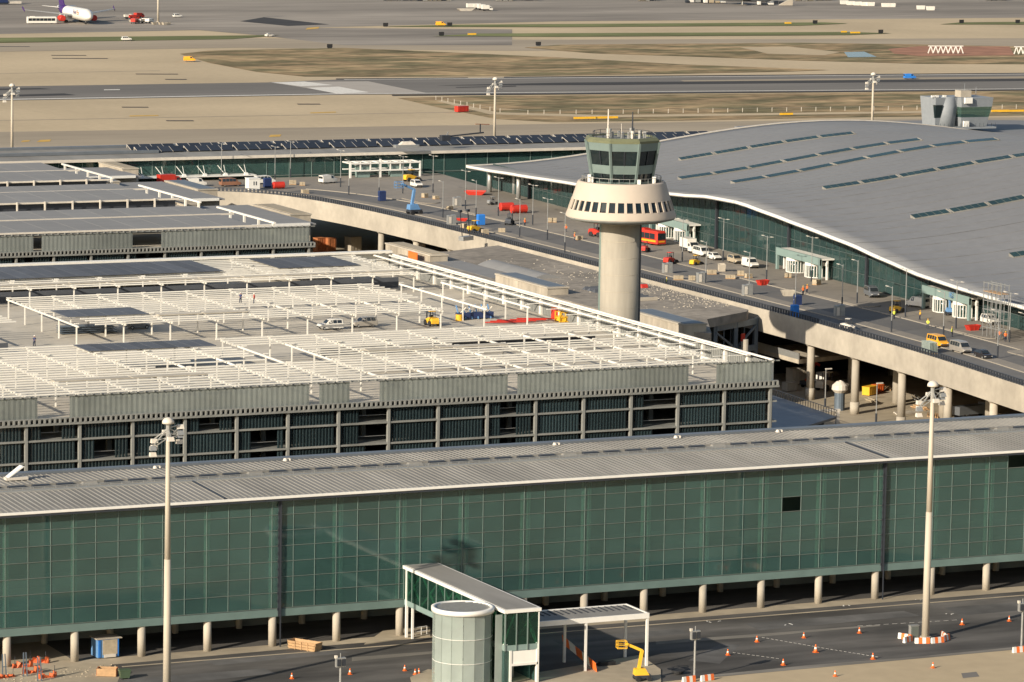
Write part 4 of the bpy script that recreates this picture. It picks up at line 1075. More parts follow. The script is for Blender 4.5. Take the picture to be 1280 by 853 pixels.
MB().cyl(s1+WD*.27, 934, z2-.3, z1+.2, 2.4, 2.4, 20).build('stair_drum', 'pale_metal', at, smooth=True)
boxy(s1+.9, xm, 933.5, 940, z2, z1, s1, xm, 932).build('left_cab', 'pale_metal', at)
boxy(s1+.5, s1+2.2, 933.0, 933.4, z2+h*.3, z2+h*.75, s1+.1, s1+2.2, 932).build('side_window', 'cabglass', at)
MB().box(AX-.2, AX+3.0, 933, 936, z1, zt).build('plant_room', 'concrete', at)
MB().box(AX-1.0, AX+1.2, 929.3, 930, z1-1.4, z1+.1).build('white_panel', 'white', at, label='white square panel above the glass')
MB().box(AX-.6, AX+.9, 930.2, 930.9, z2, z2+1.5).build('white_panel', 'white', at, label='white square panel under the glass')
MB().cyl(AX+5.0, 934, z1, z1+2.6, .08, .05, 6).build('antenna', 'pale_metal', at); MB().cyl(AX+1.5, 934, zt, zt+1.8, .06, .04, 6).build('antenna', 'pale_metal', at)
b = MB()
for x in (s1-.3, s1+.9, s1+3.2): b.rbox(x, 933, z1+.1, z1+.6, .9, .5)
b.build('roof_equipment', 'white', at, kind='stuff')
MB().box(s1-1, s2+.8, 929.5, 941, z2-.5, z2-.05).build('gallery', 'pale_metal', at)
b = MB(); x = s1-1
while x < s2+.9: b.beam((x,929.6,z2),(x,929.6,z2+1.0),.07); x += 1.2
b.build('gallery_railing', 'steel_dark', at, kind='stuff')

# ================================================================ GLAZED WALKWAY, DRUM AND CANOPY in front of the pier
br = thing('glazed_bridge', 'glazed walkway with X-braced green sides and a flat roof, running out from the pier', 'walkway', (215.6, 473, 0))
bx0, bx1, by0, by1, bz0, bz1 = 213.4, 218.0, 457.6, 489.2, 5.1, 9.2
MB().box(bx0-.25, bx1+.25, by0-.25, by1, bz1, bz1+.42).build('roof_frame', 'white', br)
MB().box(bx0+.1, bx1-.05, by0+.2, by1-.3, bz1+.42, bz1+.47).build('roof_sheet', 'zinc', br)
MB().box(bx0, bx1, by0, by1, bz0-.75, bz0).build('floor_beam', 'teal', br)
n = 12; L = (by1-by0)/n
for x, nm in ((bx0,'side'),(bx1,'side')):
    pmh = MB().box(-.03,.03,.04,L-.04,0,bz1-bz0).mesh('glass_pane','clearglass')
    for i in range(n): inst('glass_pane', pmh, br, (x-215.6, by0+i*L-473, bz0))
    for i in range(n+1): MB().box(x-.09, x+.09, by0+i*L-.06, by0+i*L+.06, bz0, bz1).build('side_post', 'mullion_green', br)
    xi = x+(.25 if x == bx0 else -.25)
    for i in range(0,n,2):
        a, c = by0+i*L, by0+(i+2)*L
        MB().beam((xi,a,bz0),(xi,c,bz1),.2).build('brace', 'column_in', br); MB().beam((xi,c,bz0),(xi,a,bz1),.2).build('brace', 'column_in', br)
m4 = 3; L4 = (bx1-bx0)/m4
for i in range(m4):
    MB().box(bx0+i*L4+.05, bx0+(i+1)*L4-.05, by0-.03, by0+.03, bz0, bz1).build('end_pane', 'clearglass', br)
for i in range(m4+1): MB().box(bx0+i*L4-.07, bx0+i*L4+.07, by0-.12, by0+.06, bz0-.7, bz1).build('end_post', 'white' if i == m4 else 'mullion_green', br)
MB().beam((bx0,by0+.4,bz0),(bx0+L4,by0+.4,bz1),.16).build('brace', 'column_in', br); MB().beam((bx1,by0+.4,bz0),(bx1-L4,by0+.4,bz1),.16).build('brace', 'column_in', br)
for y in (488.3,): 
    MB().box(bx0-.15, bx0+.15, y-.15, y+.15, 0, bz1).build('leg', 'white', br)
MB().box(bx0+.5, bx0+.75, 487.6, 487.9, 0, bz0-.7).build('leg', 'white', br)
et = thing('entrance_lobby', 'ground lobby with a white panel and open doorway under the walkway end', 'lobby', (216.2, 459, 0))
MB().box(bx0+.9, bx1-.1, by0-.1, by0+.1, 2.75, 4.3).build('white_panel', 'white', et)
MB().box(bx0+.9, bx1-.1, by0-.2, by0+.2, 2.45, 2.75).build('lintel', 'white', et)
MB().box(bx1-.25, bx1+.05, by0-.2, by0+.3, 0, 4.4).build('post', 'white', et); MB().box(bx0+.6, bx0+.9, by0-.2, by0+.3, 0, 4.4).build('post', 'white', et)
MB().box(bx0, bx0+.6, by0-.03, by0+.05, 0, 4.3).build('side_glass', 'gpane', et)
MB().box(bx0, bx0+.06, by0+.2, by0+8, 0, 4.3).build('side_glass', 'gpane', et)
MB().box(bx1-.1, bx1-.04, by0+.3, by0+8, 0, 4.3).build('side_glass', 'gpane', et)
MB().box(bx0+1.9, bx1-1.7, by0+3.5, by0+4.2, 0, 2.3).build('inner_door', 'metal', et)
MB().box(bx0, bx1, by0+8, by0+8.2, 0, 4.3).build('back_wall', 'inner', et)
# drum of frosted glass
DX, DY, DR = 209.3, 461.4, 3.75
dr = thing('glass_drum', 'round drum of frosted glass blocks beside the end of the glazed walkway', 'stair drum', (DX, DY, 0))
nseg = 16; hgt = 9.1
seg_h = 4.55
for lv in range(3):
    za, zb2 = lv*3.05, lv*3.05+3.0
    for i in range(nseg):
        a1, a2 = 2*PI*i/nseg, 2*PI*(i+1)/nseg-.012; P = []
        for z in (za, zb2):
            for rr0 in ((a1,DR),(a2,DR),(a2,DR-.1),(a1,DR-.1)): P.append((DX+rr0[1]*math.cos(rr0[0]), DY+rr0[1]*math.sin(rr0[0]), z))
        MB().hexa(P).build('curved_pane', 'drumglass', dr)
    if lv: MB().lathe(DX, DY, [(DR-.12,za-.06),(DR+.012,za-.06),(DR+.012,za-.01),(DR-.12,za-.01)], 32).build('floor_ring', 'white', dr)
b = MB().lathe(DX, DY, [(DR-.35,hgt),(DR+.2,hgt),(DR+.22,hgt+.55),(DR-.3,hgt+.6),(DR-.35,hgt)], 48, caps=False); b.build('top_ring', 'white', dr, smooth=True)
MB().cyl(DX, DY, hgt+.1, hgt+.2, DR-.3, DR-.3, 40).build('roof_plate', 'inner', dr)
for k in range(11):
    v = -3.0+k*.6; hw = math.sqrt(max(0,(DR-.35)**2-v*v)); MB().box(DX-hw, DX+hw, DY+v-.08, DY+v+.08, hgt+.3, hgt+.5).build('roof_louvre', 'metal', dr)
MB().cyl(DX, DY, 0, hgt, .8, .8, 12).build('core', 'metal', dr)
b = MB(); 
for k in range(40):
    a = k*.33; z = k*.22; c = (DX+2.1*math.cos(a), DY+2.1*math.sin(a)); b.rbox(c[0], c[1], z, z+.12, 2.6, .9, a)
b.build('stair_flight', 'inner', dr)
MB().box(DX+DR-.6, bx0, DY-3.0, DY-2.9, 0, hgt-.2).build('link_glass', 'drumglass', dr)
MB().box(DX+DR-.6, bx0, DY+2.0, DY+2.1, 0, bz0-.8).build('link_glass', 'drumglass', dr)
# entrance canopy
cp = thing('flat_canopy', 'flat steel canopy on slim white posts, right of the glazed walkway', 'canopy', (228, 464, 0))
cx0_, cx1_, cy0_, cy1_, cz = 218.6, 235.1, 461.3, 467.4, 6.9
MB().box(cx0_, cx1_, cy0_, cy1_, cz-.1, cz).build('roof_sheet', 'zinc', cp)
for (xa, xb, ya, yb) in ((cx0_,cx1_,cy0_-.2,cy0_),(cx0_,cx1_,cy1_,cy1_+.2),(cx1_,cx1_+.2,cy0_-.2,cy1_+.2)):
    MB().box(xa, xb, ya, yb, cz-.55, cz+.12).build('edge_beam', 'white', cp)
for i in range(18): MB().box(cx0_+.6+i*.9, cx0_+.75+i*.9, cy0_+3.2, cy1_-.3, cz, cz+.1).build('roof_rib', 'steel_dark', cp)
for x, y in ((226.4,cy0_),(235.1,cy0_),(226.4,cy1_),(235.1,cy1_)):
    MB().box(x-.15, x+.15, y-.15, y+.15, 0, cz-.5).build('post', 'white', cp)

# ================================================================ VEHICLES
whm = MB()
def wheel_mesh(r=.33, w=.22):
    b = MB(); n = 14
    b.rings([[(r*k*math.cos(2*PI*i/n), y, r+r*k*math.sin(2*PI*i/n)) for i in range(n)] for y, k in ((-w/2,.85),(-w/2+.03,1),(w/2-.03,1),(w/2,.85))])
    return b.mesh('wheel', 'black')
def rim_mesh(r=.33, w=.22):
    b = MB(); n = 10
    b.rings([[(r*.55*math.cos(2*PI*i/n), y, r+r*.55*math.sin(2*PI*i/n)) for i in range(n)] for y in (-w/2-.012, w/2+.012)])
    return b.mesh('rim', 'metal')
WM, RM_ = wheel_mesh(), rim_mesh(); WB, RB_ = wheel_mesh(.5,.3), rim_mesh(.5,.3)
KINDS = {  # stations (x, bottom, belt, top, half width, half width at top); glazing: side panes (x0,x1)
 'hatch': ([(-2.05,.45,.75,.80,.70,.66),(-1.95,.28,.95,1.05,.82,.70),(-1.55,.25,.98,1.42,.85,.62),(-.3,.25,.95,1.50,.86,.62),(.35,.25,.93,1.44,.86,.62),(1.05,.25,.90,.96,.85,.72),(1.85,.30,.78,.82,.80,.66),(2.05,.42,.62,.66,.68,.6)], [(-1.35,-.35),(-.25,.5)], (1.0,.4), (-1.97,-1.6), .52, (1.3,-1.3)),
 'suv':   ([(-2.2,.5,.85,.9,.78,.74),(-2.12,.35,1.05,1.15,.90,.80),(-1.95,.32,1.08,1.72,.92,.70),(-.3,.32,1.08,1.80,.93,.72),(.45,.32,1.06,1.72,.93,.70),(1.05,.32,1.04,1.10,.92,.80),(2.0,.38,.95,1.0,.88,.74),(2.2,.5,.75,.8,.76,.7)], [(-1.75,-.95),(-.85,-.15),(-.05,.6)], (1.05,.5), (-2.14,-1.97), .6, (1.4,-1.35)),
 'van':   ([(-2.4,.5,1.1,1.2,.86,.82),(-2.36,.38,1.15,1.95,.93,.80),(.2,.36,1.15,2.05,.95,.80),(.9,.36,1.15,1.95,.95,.78),(1.5,.36,1.12,1.20,.94,.82),(2.25,.42,.95,1.0,.88,.76),(2.4,.55,.78,.82,.76,.7)], [(.25,.95)], (1.5,.95), (-2.4,-2.37), .6, (1.55,-1.55)),
 'minibus': ([(-2.6,.5,1.1,1.2,.88,.84),(-2.56,.38,1.15,1.98,.96,.82),(.3,.36,1.15,2.08,.98,.82),(1.1,.36,1.15,1.95,.98,.80),(1.75,.36,1.12,1.20,.96,.84),(2.45,.42,.95,1.0,.90,.78),(2.6,.55,.78,.82,.78,.7)], [(-2.3,-1.5),(-1.4,-.6),(-.5,.3),(.4,1.15)], (1.75,1.15), (-2.6,-2.57), .6, (1.7,-1.7)),
}
def vehicle(kind, paint, label, loc, rz, cat='car', group='vehicles on the terminal forecourt', name=None):
    st_, panes, ws, rw, _, wx = KINDS[kind]
    t = thing(name or {'hatch':'parked_car','suv':'parked_car','van':'parked_van','minibus':'minibus'}[kind], label, cat, loc, rz, group)
    part(MB().rings([[(x,-w_,zb),(x,-w_,zm),(x,-wt,z_),(x,wt,z_),(x,w_,zm),(x,w_,zb)] for x,zb,zm,z_,w_,wt in st_]), 'body', paint, t)
    def at_(x):
        for a, b in zip(st_[:-1], st_[1:]):
            if a[0] <= x <= b[0]:
                k = (x-a[0])/(b[0]-a[0]); return [a[i]+(b[i]-a[i])*k for i in range(6)]
    def L2(A, B, k): return tuple(A[i]+(B[i]-A[i])*k for i in range(3))
    for xa, xb in panes:
        for s in (-1,1):
            P = []
            for x in (xa, xb):
                _, zb, zm, zt_, w_, wt = at_(x); lo = (x, s*(w_+.012), zm+.02); hi = (x, s*(wt+.012), zt_)
                P.append((L2(lo,hi,.06), L2(lo,hi,.86)))
            q = [P[0][0],P[1][0],P[1][1],P[0][1]]; q2 = [(a,b-.04*s,c) for a,b,c in q]
            part(MB().hexa([q[0],q[1],q2[1],q2[0],q[3],q[2],q2[2],q2[3]]), 'side_window', 'cardark', t)
    for (xa, xb), nm, off in ((ws,'windscreen',.02),(rw,'rear_window',-.02)):
        a = at_(xa); c = at_(xb)
        A = (xa+off, a[5] if nm == 'windscreen' else a[5], max(a[3],a[2])+.03); 
        za = a[3] if nm == 'windscreen' else a[2]
        zc = c[3]
        if nm == 'rear_window': za = (a[2]+.05)
        P = [(xa+off,-a[5]*.9,za+.03),(xa+off,a[5]*.9,za+.03),(xb+off,c[5]*.9,zc-.03),(xb+off,-c[5]*.9,zc-.03)]
        o2 = .03 if nm == 'windscreen' else -.03
        part(MB().hexa([P[0],P[1],(P[1][0]+o2,P[1][1],P[1][2]+.02),(P[0][0]+o2,P[0][1],P[0][2]+.02),P[3],P[2],(P[2][0]+o2,P[2][1],P[2][2]+.02),(P[3][0]+o2,P[3][1],P[3][2]+.02)]), nm, 'cardark', t)
    for x in wx:
        for s in (-1,1):
            w_ = inst('wheel', WM, t, (x, s*.80, 0)); inst('rim', RM_, w_, (0,0,0))
    f = st_[-1]
    for s in (-1,1): part(MB().box(f[0]-.12, f[0]+.0+.02, s*.62-.14, s*.62+.14, f[3]-.17, f[3]-.03), 'headlight', 'white', t)
    part(MB().box(f[0]-.1, f[0]+.06, -.7, .7, f[1]-.02, f[1]+.16), 'front_bumper', 'steel_dark', t)
    return t
SY = -PI/2 - .06      # heading along the road, towards the camera
NY = PI/2 - .06
Z1 = ZR+.0
def at(c, z=None): return (c[0], c[1], Z1 if z is None else z)
P_ = lambda c, z: (c[0], c[1], z)
vehicle('minibus','caryellow','yellow-orange van parked by the viaduct railing, first of three in line', at((375.0,624.8)), SY, 'van', name='parked_van')
vehicle('minibus','carsilver','silver people carrier behind the yellow van by the viaduct railing', at((374.6,616.3)), SY, 'van')
vehicle('hatch','carblack','small black car, last of the three in line at the right edge of the road', at((374.6,608.8)), SY)
vehicle('van','carwhite','white van with open rear door parked near the near entrance, workers around it', at((400.0,674.3)), NY+.4, 'van')
vehicle('minibus','cargrey','grey people carrier standing in the shadow of the control tower', at((399.6,691.1)), SY-.2, 'van')
vehicle('suv','carwhite','white car parked beneath the scaffold tower at the right', at((400.2,648.5)), SY)
vehicle('minibus','carwhite','white minibus, second of five parked along the hall front', at((399.9,763.1)), SY, 'van')
vehicle('hatch','carwhite','low white car, middle of five parked along the hall front', at((399.4,756.4)), SY)
vehicle('suv','carbeige','beige off-road car parked fourth along the hall front', at((400.6,749.4)), SY)
vehicle('van','carwhite','small white van at the near end of the parked row', at((399.9,741.5)), SY, 'van')
vehicle('suv','carwhite','white van with dark windows beside yellow machinery at the road bend', at((401.1,915.1)), SY, 'van')
vehicle('van','carwhite','white van parked alone before the rear pier, right of the brown van', at((384.1,930.1)), PI*.1, 'van')
vehicle('minibus','brown','brown minibus parked by the curved parapet before the rear pier', at((358.1,929.1)), 0, 'van')
vehicle('van','carwhite','white van left of the brown minibus, partly behind the stair block', at((350.3,931.2)), 0, 'van')
vehicle('minibus','carwhite','white minibus behind the navy box, right of the brown minibus', at((368.4,932.4)), 0, 'van')
# vehicles on the garage roof
g3 = 'vehicles on the car park roof'
vehicle('suv','carwhite','white pickup car in the open aisle of the car park roof, left of pair', P_((266.7,644.2), 19), PI, 'car', g3)
vehicle('suv','carsilver','silver estate car in the open aisle of the car park roof, right of pair', P_((273.4,645.3), 19), PI, 'car', g3)
vehicle('hatch','cargrey','grey car half under the rooftop framing at the left', P_((236.0,655.2), 19), 0, 'car', g3)
def box_truck(label, loc, rz, cabm, boxm, L=6.5, name='box_truck', grp=None, h=2.9):
    t = thing(name, label, 'truck', loc, rz, grp)
    part(MB().box(-L/2, L/2-1.9, -1.05, 1.05, .95, h), 'cargo_box', boxm, t)
    part(MB().rings([[(x,-w_,.45),(x,-w_,z_),(x,w_,z_),(x,w_,.45)] for x,z_,w_ in ((L/2-1.8,2.2,1.0),(L/2-1.0,2.25,1.0),(L/2-.35,1.45,.98),(L/2,1.25,.92))]), 'cab', cabm, t)
    part(MB().hexa([(L/2-.97,-.85,2.2),(L/2-.97,.85,2.2),(L/2-.3,.85,1.5),(L/2-.3,-.85,1.5),(L/2-.93,-.85,2.24),(L/2-.93,.85,2.24),(L/2-.26,.85,1.54),(L/2-.26,-.85,1.54)]), 'windscreen', 'cardark', t)
    for s in (-1,1): part(MB().box(L/2-1.6, L/2-.8, s*1.0-.015, s*1.0+.015, 1.4, 2.0), 'side_window', 'cardark', t)
    part(MB().box(-L/2, L/2-.3, -.8, .8, .6, .95), 'chassis', 'steel_dark', t)
    for x in (L/2-1.1, -L/2+1.2):
        for s in (-1,1): inst('wheel', WB, t, (x, s*.85, 0), (0,0,0), (.85,.85,.85))
    return t
box_truck('white box truck, first and farthest of the row by the hall front', at((400.9,770.5)), SY, 'carwhite', 'carwhite', 6, grp='vehicles on the terminal forecourt')
box_truck('red truck at the far left before the rear pier', at((344.7,934.8)), .1, 'red', 'red', 6, grp='vehicles on the terminal forecourt', h=2.7)
def bus(label, loc, rz, m, m2, L=12, name='bus', w_=1.27, h=3.1, z0=.35):
    t = thing(name, label, 'bus', loc, rz)
    part(MB().rings([[(x,-a,z0),(x,-a,zt-.2),(x,-a+.2,zt),(x,a-.2,zt),(x,a,zt-.2),(x,a,z0)] for x,a,zt in ((-L/2,w_-.08,h-.1),(-L/2+.15,w_,h),(L/2-.4,w_,h),(L/2,w_-.15,h-.25))]), 'body', m, t)
    n = max(3, int(L/1.9)); d = (L-1.2)/n
    for s in (-1,1):
        for i in range(n): part(MB().box(-L/2+.4+i*d+.05, -L/2+.4+(i+1)*d-.05, s*w_-.02, s*w_+.015, 1.35, 2.55), 'side_window', 'cardark', t)
        part(MB().box(-L/2+.3, L/2-.5, s*w_-.015, s*w_+.012, .75, 1.15), 'side_stripe', m2, t)
    part(MB().box(L/2-.1, L/2+.02, -w_+.2, w_-.2, 1.25, 2.65), 'windscreen', 'cardark', t)
    part(MB().box(L/2-.05, L/2+.03, -.8, .8, .7, 1.05), 'front_stripe', m2, t)
    part(MB().box(-L/2+1.5, -L/2+3.5, -.8, .8, h, h+.2), 'roof_unit', m, t)
    for x in (L/2-2.4, -L/2+2.6):
        for s in (-1,1): inst('wheel', WB, t, (x, s*(w_-.2), 0))
    return t
bus('red coach with yellow stripe half hidden behind the control tower', at((399.6,786.7)), SY+.25, 'red', 'caryellow', 8.5)
bus('white apron bus with a band of dark windows left of the jet', P_((597.3,1787.9), .05), -.12-.02, 'carwhite', 'carwhite', 13.5, 'apron_bus', 1.4, 3.2)

# small machines, stores and furniture on the forecourt
def toilet(label, loc, rz, m, g='portable cabins', h=2.3, name='portable_toilet', cat='portable toilet', l=1.25):
    t = thing(name, label, cat, loc, rz)
    part(MB().box(-l/2, l/2, -.6, .6, .1, h-.15), 'wall', m, t)
    part(MB().rings([[(-l/2-.04,-.65,h-.15),(l/2+.04,-.65,h-.15),(l/2+.04,.65,h-.15),(-l/2-.04,.65,h-.15)],[(-l/2+.1,-.45,h+.1),(l/2-.1,-.45,h+.1),(l/2-.1,.45,h+.1),(-l/2+.1,.45,h+.1)]]), 'roof', m, t)
    d = part(MB().box(-l/2-.04, -l/2, -.38, .38, .15, h-.35), 'door', m, t); part(MB().box(-l/2-.08, -l/2-.04, .2, .3, 1.0, 1.15), 'handle', 'offwhite', d)
    part(MB().box(-l/2, l/2, -.6, .6, 0, .1), 'base', 'steel_dark', t)
    return t
toilet('bright blue portable toilet beside the railing, in the tower shadow', at((369.8,667.9)), 0, 'blue')
toilet('bright blue portable toilet by the yellow loader, mid road', at((380.2,831.6)), 0, 'blue', l=1.6)
toilet('dark navy cabinet round the foot of a lamp post in the tower shadow', at((379.0,683.5)), 0, 'navy', name='navy_cabinet', cat='cabinet', h=1.9)
toilet('dark navy portable toilet standing alone on the bend, left', at((379.7,886.4)), 0, 'navy', l=1.6)
toilet('navy box beside the white cabin at the curved parapet', at((365.7,923.9)), 0, 'navy', name='navy_box', cat='cabin', l=1.8, h=2.2)
t = thing('white_cabin', 'white site cabin with two dark window slits by the curved parapet', 'cabin', at((360.1,919.4)))
part(MB().box(-1.4,1.4,-1.2,1.2,.1,2.75), 'wall', 'white', t); part(MB().box(-1.5,1.5,-1.3,1.3,2.75,2.9), 'roof', 'white', t)
for x in (-.1,.5): part(MB().box(x-.12,x+.12,-1.23,-1.19,1.2,2.1), 'window', 'cardark', t)
def barrel(label, loc, m, r=.6, h=1.3, n=1):
    t = thing('red_tank', label, 'tank', loc)
    b = MB(); nn = 14
    part(MB().rings([[(x, k*math.cos(2*PI*i/nn), r+k*math.sin(2*PI*i/nn)) for i in range(nn)] for x,k in ((-h,r*.7),(-h+.15,r),(h-.15,r),(h,r*.7))]), 'tank', m, t)
    for x in (-h*.5, h*.5): part(MB().box(x-.1,x+.1,-r*.8,r*.8,0,.25), 'skid', 'steel_dark', t)
    return t
barrel('left one of two red tanks lying on the far pavement', at((398.9,858.3)), 'red', .95, 1.7)
barrel('right one of two red tanks lying on the far pavement', at((399.4,852.7)), 'red', .95, 2.0)
barrel('red drum by the white cabin before the rear pier', at((367.2,920.4)), 'red', .85, 1.5)
barrel('small red tank on the plaza edge right of the tower shaft', at((360.8,712.5)), 'red', .7, .8)
def skip(label, loc, rz, m, l=3.2, w_=1.6, h=1.1, name='skip', cat='skip', inside='paving', t_=.62):
    t = thing(name, label, cat, loc, rz)
    def ring(k, z, inn=0): 
        L_, W_ = l/2*k-inn, w_/2*(k*.3+.7)-inn; return [(-L_,-W_,z),(L_,-W_,z),(L_,W_,z),(-L_,W_,z)]
    b = MB(); b.rings([ring(t_,0), ring(1,h), ring(1,h,.1), ring(t_,.12,.1)]); part(b, 'shell', m, t)
    part(MB().rings([ring(.9,h*.55,.12), ring(.93,h*.75,.12)]), 'load', inside, t)
    for x in (-l*.3, 0, l*.3): 
        for s in (-1,1): part(MB().box(x-.05,x+.05,s*w_*.47-.05,s*w_*.47+.05,.25,h-.05), 'rib', m, t)
    return t
skip('red open skip on the median near the parked row', at((388.0,714.1)), .2, 'red', 2.6, 1.3, 1.0)
skip('beige open skip beside the orange-clad workers', at((384.4,697.2)), -.3, 'concrete', 2.8, 1.5, 1.1)
skip('beige upright-sided skip by the red barrier behind the parked row', at((390.6,736.4)), 1.2, 'concrete', 2.4, 1.4, 1.6)
skip('red machine skip beside the white car under the scaffold', at((391.8,640.7)), .1, 'red', 2.8, 1.4, 1.1, 'red_machine', 'machine')
skip('flat red frame on the far pavement near the hall nose', at((407.3,894.2)), -.5, 'red', 5.2, 3.0, .9)
skip('small red tray on the road left of the blue toilet', at((379.6,840.5)), -.4, 'red', 2.6, 1.5, .6)
stones = [(848,350,'first'),(865,351,'second'),(913,348,''),(936,347,''),(985,347,''),(1021,356,''),(890,343,''),(926,344,''),(545,249,''),(562,262,''),(570,257,''),(606,293,''),(627,290,''),(531,247,''),(572,286,''),(690,278,''),(715,300,''),(366,230,''),(383,232,''),(377,241,'')]
slab_lab = ['at the road end by the tower','just right of the nearest-to-tower one','at the median behind the grey cabinet','beside the red skip','alone near the middle entrance','right of the middle entrance, on the pavement','behind the yellow dumper','between the red barrier and the small van','on the far bend, near the blue lift','beside the low kerb at the far bend','behind the low kerb at the far bend','by the yellow loader','right of the blue toilet','left of the beige pile at the bend','in front of the loader','by the fenced pavement','on the pavement near the red tanks','before the rear pier, left of pair','before the rear pier, right of pair','near the curved railing']
for i, (px, py, _) in enumerate(stones): pass
spos = [(375.8,726.8),(377.8,724.8),(386.8,725.5),(391.0,725.6),(399.0,723.8),(398.7,711.4),(386.7,733.3),(391.4,729.7),(393.9,887.2),(387.3,864.4),(392.4,872.3),(373.3,814.2),(378.2,816.1),(392.9,891.4),(374.2,827.4),(398.2,832.4),(388.4,798.2),(374.2,928.7),(375.7,926.2),(369.0,907.9)]
for i, c in enumerate(spos):
    rr = random.Random(i); l, w_, h = rr.uniform(1.1,2.0), rr.uniform(.9,1.2), rr.uniform(.6,1.0); a = rr.uniform(-.5,.5)
    t = thing('stone_pallet', 'beige stone pallet '+slab_lab[i], 'pallet', at(c), a, 'pallets of stone on the forecourt')
    part(MB().box(-l/2, l/2, -w_/2, w_/2, 0, .13), 'pallet', 'wood', t)
    nb_ = 3
    for k in range(nb_):
        for q in range(2):
            part(MB().box(-l/2+.03+q*l/2, -l/2+q*l/2+l/2-.03, -w_/2+.03+rr.uniform(0,.08), w_/2-.03, .14+k*h/nb_, .12+(k+1)*h/nb_), 'block', 'stone', t)
# lamp posts of the forecourt
LH = 8.4
def lamp(loc, label, arms=1, h=LH, cab=None, rz=0):
    t = thing('street_lamp', label, 'street lamp', loc, rz, 'street lamps on the forecourt')
    part(MB().cyl(0,0,0,h,.10,.07,8), 'pole', 'metal', t); part(MB().cyl(0,0,0,2.2,.15,.15,8), 'pole_base', 'steel_dark', t)
    for s in ((1,) if arms == 1 else (1,-1)):
        part(MB().beam((0,0,h-.25),(0,s*1.5,h-.1),.07), 'arm', 'metal', t)
        part(MB().rings([[(-.16,s*1.3,h-.16),(.16,s*1.3,h-.16),(.16,s*1.3,h-.04),(-.16,s*1.3,h-.04)],[(-.12,s*2.2,h-.10),(.12,s*2.2,h-.10),(.12,s*2.2,h-.03),(-.12,s*2.2,h-.03)]]), 'lamp_head', 'offwhite', t)
    return t
lamps = [(((390.6,753.9)),2,'beside the white box truck'),(((399.5,752.7)),2,'behind the low white car'),(((378.0,719.3)),1,'by the middle grey cabinet, nearest the road'),(((392.2,720.3)),2,'right of the red skip'),(((377.7,700.6)),1,'rising behind the right-hand grey cabinet'),
 (((376.2,679.3)),1,'in the tower shadow beside the navy cabinet'),(((400.3,716.5)),2,'before the middle entrance'),(((384.8,676.6)),1,'rising by the grey cabinet in the tower shadow'),(((390.4,662.5)),2,'left of the white van and workers'),(((376.3,643.4)),1,'at the tip of the curved island'),
 (((390.0,643.6)),2,'before the near entrance'),(((390.1,625.3)),2,'at the far right before the hall'),(((381.5,633.8)),1,'behind the yellow-orange van'),(((377.0,608.0)),1,'behind the small black car'),(((391.2,682.1)),1,'at the edge of the tower shadow by the hall'),(((379.4,603.0)),1,'at the right edge of the picture'),
 (((391.6,901.6)),2,'left of the machinery at the far bend'),(((399.4,901.4)),2,'taller post by the far bend pavement'),(((377.9,847.2)),1,'by the road, right of the blue lift'),(((390.8,863.4)),2,'in the middle of the far forecourt'),(((391.5,846.8)),2,'left of the red tanks'),(((377.9,806.2)),1,'by the road near the plaza machinery'),
 (((391.8,829.1)),2,'right of the red tanks'),(((383.1,896.1)),1,'at the inner bend, behind the navy toilet'),(((385.9,846.7)),1,'behind the blue toilet by the loader'),(((371.5,933.6)),2,'before the rear pier by the red drum'),(((383.2,920.1)),2,'right of the lone white van'),(((377.6,901.5)),1,'short one at the curved median'),
 (((361.8,944.7)),2,'behind the brown minibus'),(((380.5,945.9)),2,'close to the rear pier glass'),(((374.7,776.9)),1,'left of the tower ring, by the road'),(((381.7,800.2)),2,'left of the control tower, behind the red machine')]
for c, n_, lb in lamps: lamp(at(c), 'thin forecourt lamp post '+lb, n_, LH if n_ == 1 else 9.0, rz=.06)
for c, lb in (((378.6,737.2),'right of the tower, nearest it'),((377.8,720.7),'in the middle of the row'),((377.1,700.2),'right of the middle one, by the road'),((378.4,666.3),'in the tower shadow'),((391.9,870.6),'on the far bend pavement'),((374.2,834.2),'beside the road at the far bend')):
    t = thing('power_cabinet', 'grey slab-sided cabinet '+lb, 'cabinet', at(c), 0, 'grey cabinets at lamp posts')
    part(MB().box(-.95,-.03,-.5,.5,.05,2.1), 'housing', 'metal', t); part(MB().box(.03,.95,-.5,.5,.05,2.2), 'housing', 'metal', t)
    part(MB().box(-1.05,1.05,-.6,.6,0,.05), 'base', 'concrete', t); part(MB().box(-.8,-.2,-.53,-.5,.3,1.8), 'door', 'offwhite', t)
